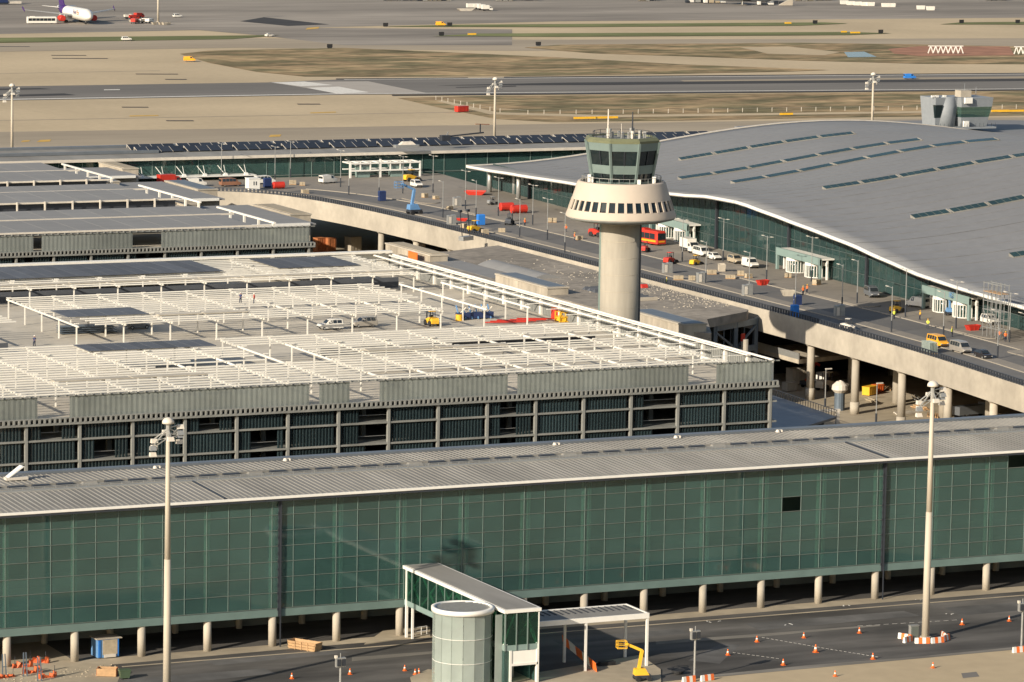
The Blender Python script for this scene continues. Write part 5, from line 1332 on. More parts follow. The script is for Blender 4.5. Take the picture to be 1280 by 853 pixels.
# boom lifts, loaders
def boom(label, loc, rz, m, name='boom_lift', flip=1, s=1.0, reach=.35):
    t = thing(name, label, 'boom lift', loc, rz); 
    part(MB().box(-1.2*s,1.2*s,-.8*s,.8*s,.45*s,.9*s), 'chassis', 'steel_dark', t)
    for x in (-.85,.85):
        for y in (-.85,.85): inst('wheel', WB, t, (x*s, y*s, 0), (0,0,0), (s*.8,s*.8,s*.8))
    tu = part(MB().hexa([(-1.3*s,-.7*s,.9*s),(.9*s,-.7*s,.9*s),(.9*s,.7*s,.9*s),(-1.3*s,.7*s,.9*s),(-1.2*s,-.6*s,1.8*s),(.3*s,-.6*s,1.9*s),(.3*s,.6*s,1.9*s),(-1.2*s,.6*s,1.8*s)]), 'turret', m, t)
    part(MB().beam((-.6*s,0,1.6*s),(-.1*s*flip,0,4.6*s),.42*s,.5*s), 'lower_boom', m, t)
    part(MB().beam((-.1*s*flip,0,4.5*s),(-2.6*s*flip,.2,5.6*s),.34*s,.4*s), 'upper_boom', m, t)
    part(MB().beam((-.6*s,.25*s,1.9*s),(-.3*s,.25*s,3.6*s),.15*s), 'ram', 'metal', t)
    bk = MB(); x, y, z = -3.2*s*flip, .2, 4.9*s
    bk.box(x-.7*s,x+.7*s,y-.5*s,y+.5*s,z,z+.06)
    for a in (-.7,.7):
        for c in (-.5,.5): bk.beam((x+a*s,y+c*s,z),(x+a*s,y+c*s,z+1.1*s),.08*s)
    for h in (.55,1.1):
        for (p, q) in (((-.7,-.5),(.7,-.5)),((.7,-.5),(.7,.5)),((.7,.5),(-.7,.5)),((-.7,.5),(-.7,-.5))): bk.beam((x+p[0]*s,y+p[1]*s,z+h*s),(x+q[0]*s,y+q[1]*s,z+h*s),.08*s)
    part(bk, 'basket', m, t)
    return t
boom('pale blue articulated boom lift standing on the far forecourt road', at((375.2,857.0)), .1, 'blue_pale', s=1.25)
boom('yellow-orange boom lift beside the flat canopy, at the front', P_((230.7,453.7), .14), -.2, 'yellow', s=.85)
boom('blue boom lift with basket before the near entrance', at((399.5,662.0)), 1.3, 'blue_pale', 'boom_lift', 1, .75)
boom('blue boom lift by the middle entrance', at((407.2,717.1)), 1.5, 'blue_pale', 'boom_lift', 1, .8)
def loader(label, loc, rz, m, name='wheel_loader', cat='loader', s=1., mast=False):
    t = thing(name, label, cat, loc, rz)
    part(MB().rings([[(x*s,-.7*s,.5*s),(x*s,-.7*s,z*s),(x*s,.7*s,z*s),(x*s,.7*s,.5*s)] for x,z in ((-1.9,1.1),(-1.7,1.5),(-.5,1.6),(.9,1.2),(1.1,.8))]), 'body', m, t)
    for x in (-1.1,.9):
        for y in (-.8,.8): inst('wheel', WB, t, (x*s,y*s,0), (0,0,0), (s,s,s))
    cab_ = MB()
    for x in (-.5,.5):
        for y in (-.5,.5): cab_.beam((x*s,y*s,1.4*s),(x*s,y*s,2.6*s),.1*s)
    part(cab_, 'cab_frame', 'steel_dark', t); part(MB().box(-.6*s,.6*s,-.6*s,.6*s,2.6*s,2.7*s), 'cab_roof', m, t)
    part(MB().box(-.3*s,.3*s,-.3*s,.3*s,1.4*s,1.9*s), 'seat', 'black', t)
    if mast:
        for y in (-.4,.4): part(MB().beam((1.3*s,y*s,.1),(1.3*s,y*s,3.3*s),.13*s), 'mast', 'steel_dark', t); part(MB().beam((1.3*s,y*s,.15),(2.3*s,y*s,.15),.1*s), 'fork', 'steel_dark', t)
    else:
        for y in (-.5,.5): part(MB().beam((.6*s,y*s,1.2*s),(2.0*s,y*s,.5*s),.16*s), 'lift_arm', m, t)
        part(MB().hexa([(1.9*s,-.8*s,.1),(2.6*s,-.8*s,.1),(2.6*s,.8*s,.1),(1.9*s,.8*s,.1),(1.8*s,-.8*s,.9*s),(2.3*s,-.8*s,.5*s),(2.3*s,.8*s,.5*s),(1.8*s,.8*s,.9*s)]), 'bucket', 'steel_dark', t)
    return t
loader('yellow wheel loader by the railing, in front of the bright blue toilet', at((372.6,817.7)), .3, 'yellow')
loader('yellow dumper on the pavement behind the parked row', at((390.7,747.9)), .4, 'yellow', 'dumper', 'dumper', .8)
loader('orange dumper by the workers left of the white van', at((391.8,668.1)), .4, 'yellow', 'dumper', 'dumper', .85)
loader('red loader left of the tower shaft on the forecourt', at((395.0,802.7)), -1.2, 'red', s=1.1)
loader('red excavator-like machine right of the tower, beside the road', at((386.9,752.1)), .5, 'red', 'small_excavator', 'excavator', .9)
loader('dark telehandler among rubble, far forecourt middle', at((386.8,830.5)), .9, 'steel_dark', 'telehandler', 'telehandler', .9, True)
loader('small grey machine by the far pavement near the hall nose', at((401.5,871.6)), .2, 'metal', 'compact_roller', 'machine', .7)
loader('yellow machine behind the white van at the far bend', at((405.5,928.4)), .2, 'yellow', 'work_machine', 'machine', 1.1)
loader('red small tractor on the road edge right of the shaft', at((391.7,773.3)), .8, 'red', 'small_tractor', 'tractor', .85)
loader('white compressor trailer at the railing, right of the ramp corner', at((370.4,648.8)), -.9, 'offwhite', 'compressor', 'machine', .8)
loader('dark forklift with yellow body in the open roof aisle', P_((285.2,643.6), 19), PI/2, 'yellow', 'forklift', 'forklift', .95, True)
loader('white backhoe under the viaduct between the first columns', P_((377.0,667.7), 0), .4, 'offwhite', 'backhoe', 'excavator', 1.3)
# red and blue scaffold bundles on the garage roof
t = thing('beam_bundle', 'bundle of red beams on the car park roof, right part of the open aisle', 'steel beams', P_((299.6,643.4), 19), -.05)
for i in range(7): part(MB().beam((-5+i*1.4,-1.2+.4*i,.3+.1*(i%3)),(2.5+i*1.1,-2.2+.4*i,.3+.1*(i%2)),.2), 'beam', 'red', t)
t = thing('scaffold_machine', 'blue steel machinery with white frames beside the red beams', 'machine', P_((295.7,649.2), 19), 0)
for i in range(6): part(MB().beam((-3+i*1.2,-.8,.1),(-3+i*1.2,.8,2.4),.18), 'frame', 'blue_pale', t); part(MB().beam((-3+i*1.0,.8,.3),(-1.8+i*1.0,-.8,2.2),.14), 'strut', 'offwhite', t)
part(MB().box(-3.2,3.6,-.6,.6,.2,1.2), 'engine_box', 'navy', t)
t = thing('yellow_crate', 'yellow steel crate beside the red beams near the roof edge', 'crate', P_((309.8,641.2), 19), 0)
for z in (.1,.9,1.7): 
    for y in (-.9,.9): part(MB().beam((-1.7,y,z),(1.7,y,z),.16), 'rail', 'yellow', t)
for x in (-1.7,-.6,.6,1.7):
    for y in (-.9,.9): part(MB().beam((x,y,0),(x,y,1.8),.16), 'post', 'yellow', t)
part(MB().box(-1.6,1.6,-.8,.8,.15,.8), 'load', 'yellow', t)
t = thing('red_crate', 'small red container left of the yellow crate on the car park roof', 'container', P_((309.8,644.6), 19), 0)
part(MB().box(-.9,.9,-.9,.9,0,1.9), 'wall', 'red', t); part(MB().box(-.95,.95,-.95,.95,1.9,2.0), 'lid', 'orange', t)
for c, lb in (((292.4,648.0),'yellow drum on the roof aisle left of the blue machinery'),):
    t = thing('yellow_drum', lb, 'drum', P_(c,19)); part(MB().cyl(0,0,0,1.1,.6,.6,12), 'drum', 'yellow', t); part(MB().cyl(0,0,1.1,1.2,.5,.4,12), 'lid', 'steel_dark', t)
t = thing('mesh_pile', 'grey stack of mesh panels under the rooftop framing, left', 'steel mesh', P_((226.1,653.1), 19), 0)
for i in range(4): part(MB().box(-5,5,-1.5+.15*i,1.2,.15+.35*i,.2+.35*i), 'mesh_panel', 'steel_blue', t)
t = thing('orange_board', 'orange board leaning by the concrete block at the far roof edge', 'board', (336, 768, 15.0), 0); part(MB().box(-.1,.1,-2.2,2.2,-.6,1.4), 'board', 'orange', t)
t = thing('orange_fence', 'orange mesh fence strip on the roof edge before the nearest block', 'fence', (FX1+1.5, 606, 19), 0)
for i in range(3): part(MB().box(-.05,.05,-3+i*2.4,-1+i*2.4,0,1.1), 'mesh_panel', 'mesh_orange', t); part(MB().cyl(0,-3+i*2.4,0,1.2,.05,.05,6), 'post', 'offwhite', t)
# screen block by railing
t = thing('glass_pallet', 'stack of pale glass panes at the railing left of the yellow van', 'glass stack', at((369.2,618.0)), SY)
for i in range(6): part(MB().box(-1.6,1.6,-.7+i*.28,-.62+i*.28,.1,2.0), 'pane', 'drumglass', t)
part(MB().box(-1.8,1.8,-.8,1.0,0,.1), 'pallet', 'wood', t)
# spotlights / light towers at the plaza edge
t = thing('site_lights', 'pair of tall dark site lamps on a grey trailer at the plaza corner', 'site lights', (361, 797, 14.6), .4)
part(MB().box(-1.6,1.6,-.7,.7,.3,1.2), 'trailer', 'metal', t)
for x in (-1.2,1.2): part(MB().beam((x,0,1.2),(x-.8,0,6.6),.14), 'mast', 'steel_dark', t); part(MB().box(x-1.2,x-.4,-.3,.3,6.4,6.9), 'lamp', 'steel_dark', t)
# under the viaduct
def store(label, loc, rz, m, name, cat, l, w_, h):
    t = thing(name, label, cat, loc, rz)
    part(MB().box(-l/2,l/2,-w_/2,w_/2,.12,h), 'wall', m, t); part(MB().box(-l/2-.06,l/2+.06,-w_/2-.06,w_/2+.06,h,h+.1), 'roof', m, t)
    for x in (-l*.3, 0, l*.3): part(MB().box(x-.05,x+.05,-w_/2-.05,-w_/2,.2,h-.1), 'rib', m, t)
    part(MB().box(-l/2+.1,l/2-.1,-w_/2+.1,w_/2-.1,0,.12), 'skid', 'steel_dark', t)
    return t
store('left one of two rust-orange containers under the curved ramp', P_((371.8,905.4),0), .2, 'rust', 'container', 'container', 2.3, 2, 3.5)
store('right one of two rust-orange containers under the curved ramp', P_((374.2,904.7),0), .2, 'rust', 'container', 'container', 2.2, 2, 3.5)
store('pale tank-like cabin under the ramp between the far columns', P_((380.8,906.2),0), .3, 'concrete', 'cabin', 'cabin', 3.2, 2.5, 3.4)
store('yellow-orange stacked formwork between the ramp columns', P_((381.6,659.7),0), .5, 'yellow', 'formwork_stack', 'formwork', 2.9, 1.6, 1.6)
store('orange formwork beside the yellow stack under the ramp', P_((385.1,662.8),0), .3, 'orange', 'formwork_stack', 'formwork', 1.8, 1.5, 1.3)
store('grey concrete block left of the first ramp column', P_((375.5,676.9),0), .2, 'concrete_dirty', 'concrete_block', 'block', 3.5, 2, 3)
store('light box on the ground behind the first ramp column', P_((369.8,669.1),0), .2, 'concrete', 'concrete_block', 'block', 2.4, 1.6, 1.6)
t = thing('dust_hopper', 'white rounded hopper on a dark drum between ramp columns', 'hopper', P_((366.9,645.1),0))
part(MB().cyl(0,0,0,3.2,.95,.95,14), 'drum', 'steel_blue', t); part(MB().lathe(0,0,[(.9,3.2),(1.5,3.8),(1.4,4.6),(.6,5.3)],14), 'hopper', 'offwhite', t); part(MB().beam((0,0,5.2),(1.9,.5,4.4),.5), 'chute', 'offwhite', t)
t = thing('red_arm_crane', 'small truck crane with a raised red arm behind the first ramp column', 'crane', P_((376.5,672.2),0), .3)
part(MB().box(-2.6,1.8,-1,1,.6,1.3), 'chassis', 'steel_dark', t); part(MB().box(1.8,3.4,-1,1,.6,2.6), 'cab', 'carwhite', t); part(MB().beam((-1.8,0,1.3),(.4,0,4.6),.45), 'arm', 'red', t); part(MB().beam((.4,0,4.6),(1.6,0,4.0),.4), 'arm', 'red', t)
for x in (-1.8,-.6,2.4):
    for y in (-.9,.9): inst('wheel', WB, t, (x,y,0))
for c, a, lb in (((376.0,636.9),.3,'white steel sections piled under the ramp, left'),((379.2,632.8),1.0,'beige timber heap beside the light mast head, under the ramp')):
    t = thing('steel_pile' if 'steel' in lb else 'timber_heap', lb, 'pile', P_(c,0), a)
    for i in range(6): part(MB().beam((-2.2,-.9+.35*i,.15+.12*(i%3)),(2.2,-.8+.35*i,.2+.1*(i%2)),.24), 'section', 'offwhite' if 'steel' in lb else 'wood', t)
t = thing('tipper_body', 'long dark vehicle parked under the ramp at the right', 'truck', P_((385.0,628.9),0), .2)
part(MB().box(-4,2.2,-1.1,1.1,.9,2.4), 'cargo_box', 'cargrey', t); part(MB().box(2.4,4,-1.1,1.1,.6,2.7), 'cab', 'cargrey', t)
for x in (-2.8,-1.6,3.0):
    for y in (-1,1): inst('wheel', WB, t, (x,y,0))
for c, lb in (((366.3,649.3),'thin lamp post left of the white hopper, lower level'),((366.1,630.4),'short lamp post before the second ramp columns, lower level')):
    t = thing('yard_lamp', lb, 'lamp post', P_(c,0)); part(MB().cyl(0,0,0,7.0,.12,.09,8), 'pole', 'metal', t); part(MB().box(-.1,1.2,-.12,.12,6.9,7.1), 'lamp_head', 'offwhite', t); part(MB().cyl(0,0,0,1.6,.2,.2,8), 'pole_base', 'steel_dark', t)

pz_ = [((381.8,683.7),'timber'),((386.0,675.6),'pipes'),((387.3,684.1),'boards'),((388.5,664.9),'timber'),((386.8,651.7),'pipes'),((377.5,651.7),'boards'),((381.4,641.1),'timber'),((390.0,630.1),'boards')]
lbs = ['timber pile in the shade left of the small truck crane','pipe bundle behind the white hopper','board stack in deep shade behind the first column','timber pile right of the orange formwork','pipe bundle between the third and fourth column','board stack in front of the yellow formwork','timber pile left of the fourth ramp column','board stack under the ramp at the right edge']
for i, (c, k_) in enumerate(pz_):
    t = thing('material_pile', lbs[i], 'pile', P_(c,0), .3*i, 'building materials under the viaduct')
    for q in range(5): part(MB().beam((-1.8,-.7+.3*q,.15+.2*(q%3)),(1.8,-.65+.3*q,.18+.2*(q%3)),.2), k_.rstrip('s'), {'timber':'wood','pipes':'metal','boards':'stone'}[k_], t)
# ================================================================ LIGHT MASTS
def mast(label, loc, H=34.0, r0=.5, rz=0, detail=True):
    t = thing('light_mast', label, 'light mast', loc, rz, 'tall airfield light masts')
    part(MB().cyl(0,0,0,H*.5,r0,r0*.8,16), 'lower_pole', 'pole', t, smooth=True); part(MB().cyl(0,0,H*.5,H-1.5,r0*.74,r0*.5,16), 'upper_pole', 'pole', t, smooth=True)
    part(MB().cyl(0,0,0,.5,r0*1.5,r0*1.4,16), 'foot', 'concrete', t)
    part(MB().lathe(0,0,[(.75,H-.45),(.72,H-.15),(.5,H+.15),(.15,H+.3)],16), 'cap', 'offwhite', t, smooth=True)
    part(MB().cyl(0,0,H-2.6,H-.4,.28,.28,8), 'head_frame', 'metal', t)
    rr = random.Random(int(loc[0]))
    for k, (a, dz, ln) in enumerate(((PI*.97,-3.4,1.9),(PI*.85,-2.6,1.7),(.05,-.9,1.6),(.1,-2.0,1.5),(PI*1.5,-2.2,.9),(PI*.5,-1.6,.9))):
        x, y = ln*math.cos(a), ln*math.sin(a)
        ar = part(MB().beam((0,0,H-1.0),(x,y,H+dz+.2),.13).beam((0,0,H-2.2),(x,y,H+dz),.10), 'arm', 'metal', t)
        nf = 2 if k < 4 else 1
        for q in range(nf):
            z = H+dz-.75*q
            part(MB().hexa([(x-.42,y-.32,z-.28),(x+.42,y-.32,z-.28),(x+.42,y+.25,z-.28),(x-.42,y+.25,z-.28),(x-.36,y-.10,z+.22),(x+.36,y-.10,z+.22),(x+.36,y+.25,z+.22),(x-.36,y+.25,z+.22)]), 'floodlight', 'offwhite' if (k+q)%3 else 'metal', t)
    return t
mast('tall light mast at the left front, its pole crossing the green glass', (*(171.9,466.3), 0), 34.4)
m4_ = mast('tall light mast at the right front, foot ringed by red-white barriers', (*(277.5,463.3), 0), 34.4, .52)
mast('far light mast rising above the rear pier at the left edge', (*(324.2,993.8), 0), 34.4)
mast('far light mast behind the rear pier, left of the control tower', (*(455.4,988.2), 0), 34.4)
mast('far light mast rising behind the hall roof at the right', (*(566.8,982.7), 0), 34.4)
mast('farthest light mast on the apron right of the jet, cut by the top edge', (*(654.3,1790.9), 0), 34.4)
# the mast whose head shades the glass stands outside the picture; its neighbours carry the row on
# camera posts in front
def cam_post(label, loc, h=6.4):
    t = thing('camera_post', label, 'camera post', loc, 0, 'short posts with lamp housings')
    part(MB().cyl(0,0,0,h-1.6,.15,.13,10), 'pole', 'metal', t)
    part(MB().box(-.62,.62,-.25,.25,h-1.7,h-.55), 'frame', 'metal', t)
    for x in (-.32,.32): part(MB().box(x-.22,x+.22,-.42,-.25,h-1.55,h-.7), 'lamp', 'steel_dark', t)
    part(MB().box(-.75,-.45,-.15,.15,h-.6,h-.25), 'bracket', 'offwhite', t); part(MB().cyl(0,0,h-.6,h,.06,.05,6), 'tip', 'metal', t)
    return t
cam_post('short camera post at the bottom, left of the round drum', (*(190.2,455.1), 0))
cam_post('short camera post right of the boom lift, barriers round its foot', (*(237.5,452.6), 0), 6.8)
cam_post('short camera post at the right edge with striped barriers', (*(286.3,453.5), 0), 6.8)
# cones
def cone(label, loc, s=1.):
    s *= .85
    t = thing('traffic_cone', label, 'traffic cone', loc, 0, 'traffic cones on the apron road')
    part(MB().box(-.30*s,.30*s,-.30*s,.30*s,0,.06), 'base', 'orange', t)
    part(MB().cyl(0,0,.06,.42*s,.26*s,.19*s,12), 'lower_cone', 'orange', t, smooth=True)
    part(MB().cyl(0,0,.42*s,.66*s,.19*s,.14*s,12), 'white_band', 'white', t, smooth=True)
    part(MB().cyl(0,0,.66*s,1.0*s,.14*s,.06*s,12), 'tip', 'orange', t, smooth=True)
    return t
for c, lb, s in (((248.2,463.8),'cone right of the camera post shadow, foremost of the left group',.95),((255.7,469.8),'cone at the left end of the dashed line',1.),((252.0,455.8),'cone nearest the concrete edge, centre',1.),((262.8,469.9),'cone behind the dashed line, centre',.9),((259.8,461.3),'tallest cone at the middle of the dashed line',1.25),((255.0,447.6),'cone on the pale concrete below the road',.9),
  ((271.3,470.0),'cone left of the right mast, mid road',.95),((264.7,454.9),'cone at the right end of the dashed line',1.),((269.3,447.5),'cone on the concrete below the right mast',.9),((287.2,470.0),'cone right of the right mast with two white bands',1.),((294.5,469.8),'rightmost cone, against the road shadow',.9),
  ((197.9,470.4),'cone beside the left camera post',.9),((205.2,469.9),'cone alone left of the drum',.9),((205.5,467.3),'left one of the cone pair by the drum island',.9),((206.1,467.5),'right one of the cone pair by the drum island',.9),((190.1,470.6),'cone on the road between mast and camera post',.9)):
    cone(lb, P_(c, .03), s)
# striped barriers
def barrier(label, loc, rz, grp='striped barriers round mast feet'):
    t = thing('striped_barrier', label, 'barrier', loc, rz, grp)
    for i in range(4): part(MB().hexa([(-1+.5*i,-.22,0),(-.5+.5*i-.02,-.22,0),(-.5+.5*i-.02,.22,0),(-1+.5*i,.22,0),(-1+.5*i,-.1,.75),(-.5+.5*i-.02,-.1,.75),(-.5+.5*i-.02,.1,.75),(-1+.5*i,.1,.75)]), 'segment', 'orange' if i%2 else 'white', t)
    return t
mp = (277.5,463.3)
ring = [(-2.9,-.4,.5,'left front'),(-1.6,-1.9,-.3,'front left'),(.5,-2.3,.1,'front middle'),(2.3,-1.4,.6,'front right'),(3.0,.4,1.3,'right'),(-2.4,1.2,-1.1,'rear left')]
for dx, dy, a, lb in ring: barrier('red-white barrier '+lb+' of the right mast foot', (mp[0]+dx, mp[1]+dy, .02), a)
cp_ = (237.3,452.2)
for i, (dx, lb) in enumerate(((-1.3,'left'),(1.3,'right'))): barrier('red-white barrier '+lb+' of the centre camera post', (cp_[0]+dx, cp_[1]-1.0, .02), .2)
ep_ = (286.0,453.0)
barrier('red-white barrier at the right edge camera post', (ep_[0]-1.0, ep_[1]-1, .02), .1)
t = thing('control_cabinet', 'grey control cabinet beside the right mast foot', 'cabinet', (mp[0]-1.4, mp[1]+.7, 0), 0)
part(MB().box(-.6,.6,-.3,.3,.1,1.9), 'housing', 'metal', t); part(MB().box(-.55,-.02,-.33,-.3,.2,1.8), 'door', 'mullion', t); part(MB().box(.02,.55,-.33,-.3,.2,1.8), 'door', 'mullion', t); part(MB().box(-.7,.7,-.4,.4,0,.1), 'base', 'concrete', t); part(MB().box(-.66,.66,-.36,.36,1.9,1.97), 'lid', 'metal', t)
# red-white panels leaning under the canopy
t = thing('striped_boards', 'row of red and white striped panels lying under the flat canopy', 'striped boards', P_((227.6,464.5), .0), 0)
A = Vector((*(228.7,472.4), 1.2)); B = Vector((*(227.5,460.0), .1))
for i in range(5):
    p0 = A.lerp(B, i/5); p1 = A.lerp(B, (i+.97)/5); o_ = Vector(wl(t))
    P = [(p0.x,p0.y,p0.z),(p1.x,p1.y,p1.z),(p1.x,p1.y+.12,p1.z),(p0.x,p0.y+.12,p0.z)]
    MB().hexa(P+[(x,y+.5,z+1.15) for x,y,z in P]).build('board', 'orange' if i%2 == 0 else 'white', t)
for c, lb, s_ in (((230.4,463.5),'dark rubber mat pile beside the striped panels',1.),((236.9,455.9),'black coil of hose right of the boom lift',.8)):
    t = thing('mat_pile' if 'mat' in lb else 'hose_coil', lb, 'mats' if 'mat' in lb else 'hose', P_(c,.14))
    for i in range(4): part(MB().box(-1.2*s_+.1*i,1.2*s_,-.5*s_,.6*s_-.1*i,.02+.12*i,.12+.12*i) if 'mat' in lb else MB().lathe(0,0,[(.5+.08*i,.02+.1*i),(.62+.08*i,.02+.1*i),(.62+.08*i,.1+.1*i),(.5+.08*i,.1+.1*i)],16), 'mat' if 'mat' in lb else 'loop', 'black', t)
# left front: container, skips, fencing
t = thing('shipping_container', 'blue container with a peeling beige end under the pier, left', 'container', P_((172.7,491.4), 0), .05)
part(MB().box(-1.4,1.5,-1.1,1.2,.12,2.5), 'wall', 'blue_pale', t); part(MB().box(-.75,1.25,-1.16,-1.11,.5,2.4), 'beige_panel', 'stone', t); part(MB().box(-1.6,1.9,-1.2,1.3,2.5,2.6), 'roof', 'concrete', t)
for i in range(5): part(MB().box(-1.35+.1*i if i < 3 else 1.3+.06*i-.15,-1.28+.1*i if i < 3 else 1.34+.06*i-.15,-1.19,-1.11,.2,2.4), 'rib', 'blue', t)
part(MB().box(-.6,1.0,-1.3,-1.17,.15,.55), 'step', 'offwhite', t)
t = thing('wooden_trough', 'long open wooden trough crate at the kerb, left of centre', 'crate', P_((198.3,486.5), .02), -1.0)
for s in (-1,1): 
    for k in range(3): part(MB().hexa([(-2,s*.75,.05+.35*k),(2,s*.75,.05+.35*k),(2,s*.70,.05+.35*k),(-2,s*.70,.05+.35*k),(-2.2,s*(.83),.37+.35*k),(2.2,s*(.83),.37+.35*k),(2.2,s*.78,.37+.35*k),(-2.2,s*.78,.37+.35*k)]), 'board', 'wood', t)
for x in (-2,2): part(MB().hexa([(x-.04,-.7,.05),(x+.04,-.7,.05),(x+.04,.7,.05),(x-.04,.7,.05),(x*1.1-.04,-.8,1.1),(x*1.1+.04,-.8,1.1),(x*1.1+.04,.8,1.1),(x*1.1-.04,.8,1.1)]), 'end_board', 'wood', t)
part(MB().box(-1.9,1.9,-.68,.68,.03,.1), 'floor', 'wood', t)
for x in (-1,0,1): 
    for s in (-1,1): part(MB().beam((x,s*.80,0),(x,s*.88,1.1),.1), 'stake', 'wood', t)
t = thing('orange_skip_box', 'orange-brown open box of boards at the lower left', 'crate', P_((169.2,480.5), .03), -.5)
for s in (-1,1): part(MB().box(-1.2,1.2,s*.7-.05,s*.7+.05,.05,1.0), 'side', 'wood', t); part(MB().box(s*1.2-.05,s*1.2+.05,-.7,.7,.05,1.0), 'end', 'rust', t)
part(MB().box(-1.1,1.1,-.6,.6,.03,.5), 'load', 'rust', t)
t = thing('wheeled_bin', 'dark green wheeled waste bin beside the orange-brown box', 'waste bin', P_((170.6,478.0), .03), -.1)
part(MB().hexa([(-.55,-.4,.15),(.55,-.4,.15),(.55,.4,.15),(-.55,.4,.15),(-.7,-.5,1.1),(.7,-.5,1.1),(.7,.5,1.1),(-.7,.5,1.1)]), 'tub', 'green', t); part(MB().box(-.74,.74,-.54,.54,1.1,1.2), 'lid', 'green', t)
for x in (-.45,.45):
    for y in (-.35,.35): part(MB().cyl(x,y,0,.16,.09,.09,8), 'castor', 'black', t)
rr = random.Random(9)
ob = [((160.8,488.7),'round the hole left of the steel props'),((160.9,485.1),'tallest, behind the steel props'),((163.5,490.7),'bunched right of the props'),((161.8,481.8),'trailing at the right of the hole'),((157.0,483.6),'at the bottom-left corner')]
for i, (c, lb) in enumerate(ob):
    t = thing('mesh_fence', 'crumpled orange mesh fence '+lb, 'fence', P_(c,.03), rr.uniform(-.6,.6), 'orange mesh fences at the lower left')
    for k in range(5):
        x = -1.3+.55*k; h = rr.uniform(.3,.9); 
        part(MB().hexa([(x,rr.uniform(-.2,.2),0),(x+.5,rr.uniform(-.2,.2),0),(x+.5,.3,0),(x,.3,0),(x+.1,rr.uniform(-.4,.3),h),(x+.45,rr.uniform(-.3,.4),h*.8),(x+.45,.4,h*.8),(x+.1,.4,h)]), 'mesh_panel', 'mesh_orange', t)
    for k in range(2): part(MB().cyl(-1.0+2.0*k,0,0,1.5,.04,.04,6), 'stake', 'steel_dark', t)
for c, lb in (((156.8,483.7),'at the left edge'),((159.5,483.6),'left of the orange fence'),((160.3,480.4),'leaning, right of the orange fence'),):
    t = thing('steel_prop', 'grey steel prop pair '+lb, 'steel prop', P_(c,.03), 0, 'steel props at the lower left')
    for x in (-.25,.25): part(MB().beam((x,0,0),(x*.6,.3,3.0),.13), 'prop', 'steel_blue', t)
    part(MB().beam((-.3,.1,1.4),(.3,.1,1.4),.1), 'crossbar', 'steel_blue', t)
b = MB(); 
for i in range(140):
    c = (162.3,483.1); x, y = c[0]+rr.uniform(-6,10), c[1]+rr.uniform(-3,3.5); s = rr.uniform(.05,.2); b.rbox(x,y,.02,.02+s*.5,s*1.6,s,rr.uniform(0,3),.5)
structure(b, 'dug_earth', 'paving', 'stuff')
b = MB()
for c in ((256.5,484.0),(265.1,478.5),(279.3,487.2),(289.7,476.8),(290.7,487.1)):
    for k in range(3): b.rbox(c[0]+rr.uniform(-1,1), c[1]+rr.uniform(-.5,.5), .02, .04, rr.uniform(.15,.6), rr.uniform(.08,.2), rr.uniform(0,3))
structure(b, 'litter', 'white', 'stuff')
# small rail at bridge foot
t = thing('tube_gate', 'small white tube gate under the glazed walkway', 'gate', P_((215.9,489.1),.13), .2)
for x in (-.9,0,.9): part(MB().cyl(x,0,0,1.1,.05,.05,6), 'post', 'white', t)
for z in (.5,1.08): part(MB().beam((-.9,0,z),(.9,0,z),.07), 'rail', 'white', t)

# ================================================================ PEOPLE
def person_proto():
    me = bpy.data.meshes.new('body'); ob_ = bpy.data.objects.new('tmp_body', me); col.objects.link(ob_)
    V = [(0,0,.95),(0,0,1.2),(0,0,1.42),(0,0,1.52),(0,.02,1.66),(-.1,0,.9),(-.13,.06,.5),(-.14,-.02,.08),(-.14,.12,.04),(.1,0,.9),(.14,.12,.52),(.15,.1,.09),(.15,.24,.05),(-.19,0,1.40),(-.26,.03,1.13),(-.24,.16,.90),(.19,0,1.40),(.26,.05,1.13),(.20,.22,.98)]
    E2 = [(0,1),(1,2),(2,3),(3,4),(0,5),(5,6),(6,7),(7,8),(0,9),(9,10),(10,11),(11,12),(2,13),(13,14),(14,15),(2,16),(16,17),(17,18)]
    r = [.13,.13,.13,.06,.105,.09,.07,.05,.045,.09,.07,.05,.045,.06,.048,.04,.06,.048,.04]
    me.from_pydata(V, E2, []); md = ob_.modifiers.new('skin','SKIN'); 
    for i, s in enumerate(me.skin_vertices[0].data): s.radius = (r[i], r[i]*.85); s.use_root = i == 0
    dg = bpy.context.evaluated_depsgraph_get(); dg.update(); ev = ob_.evaluated_get(dg); m2 = bpy.data.meshes.new_from_object(ev); m2.name = 'body'
    bpy.data.objects.remove(ob_); return m2
try: PB = person_proto()
except Exception as ex: print('skin failed', ex); PB = MB().cyl(0,0,.1,1.7,.15,.12,8).mesh('body','skin')
PB.materials.clear(); PB.materials.append(M['skin']); PB.materials.append(M['trousers'])
for p in PB.polygons: p.material_index = 1 if p.center.z < .95 else 0
VEST = {}
def person(label, loc, rz, vest, hat):
    t = thing('person', label, 'person', loc, rz, None)
    inst('body', PB, t, (0,0,0))
    if vest not in VEST:
        VEST[vest] = (MB().rings([[(w_*math.cos(2*PI*i/10), d*math.sin(2*PI*i/10), z) for i in range(10)] for z,w_,d in ((.88,.19,.15),(1.15,.20,.16),(1.38,.24,.16),(1.50,.13,.11))]).mesh('vest', vest), MB().cyl(0,.02,1.70,1.82,.13,.07,10).box(-.1,.1,.1,.2,1.70,1.73).mesh('helmet', hat))
    inst('vest', VEST[vest][0], t, (0,0,0)); inst('helmet', VEST[vest][1], t, (0,0,0))
    for s, m_x in ((-1,0),(1,0)): part(MB().beam((s*.19,0,1.42),(s*.265,.04,1.12),.13), 'sleeve', vest, t)
    return t
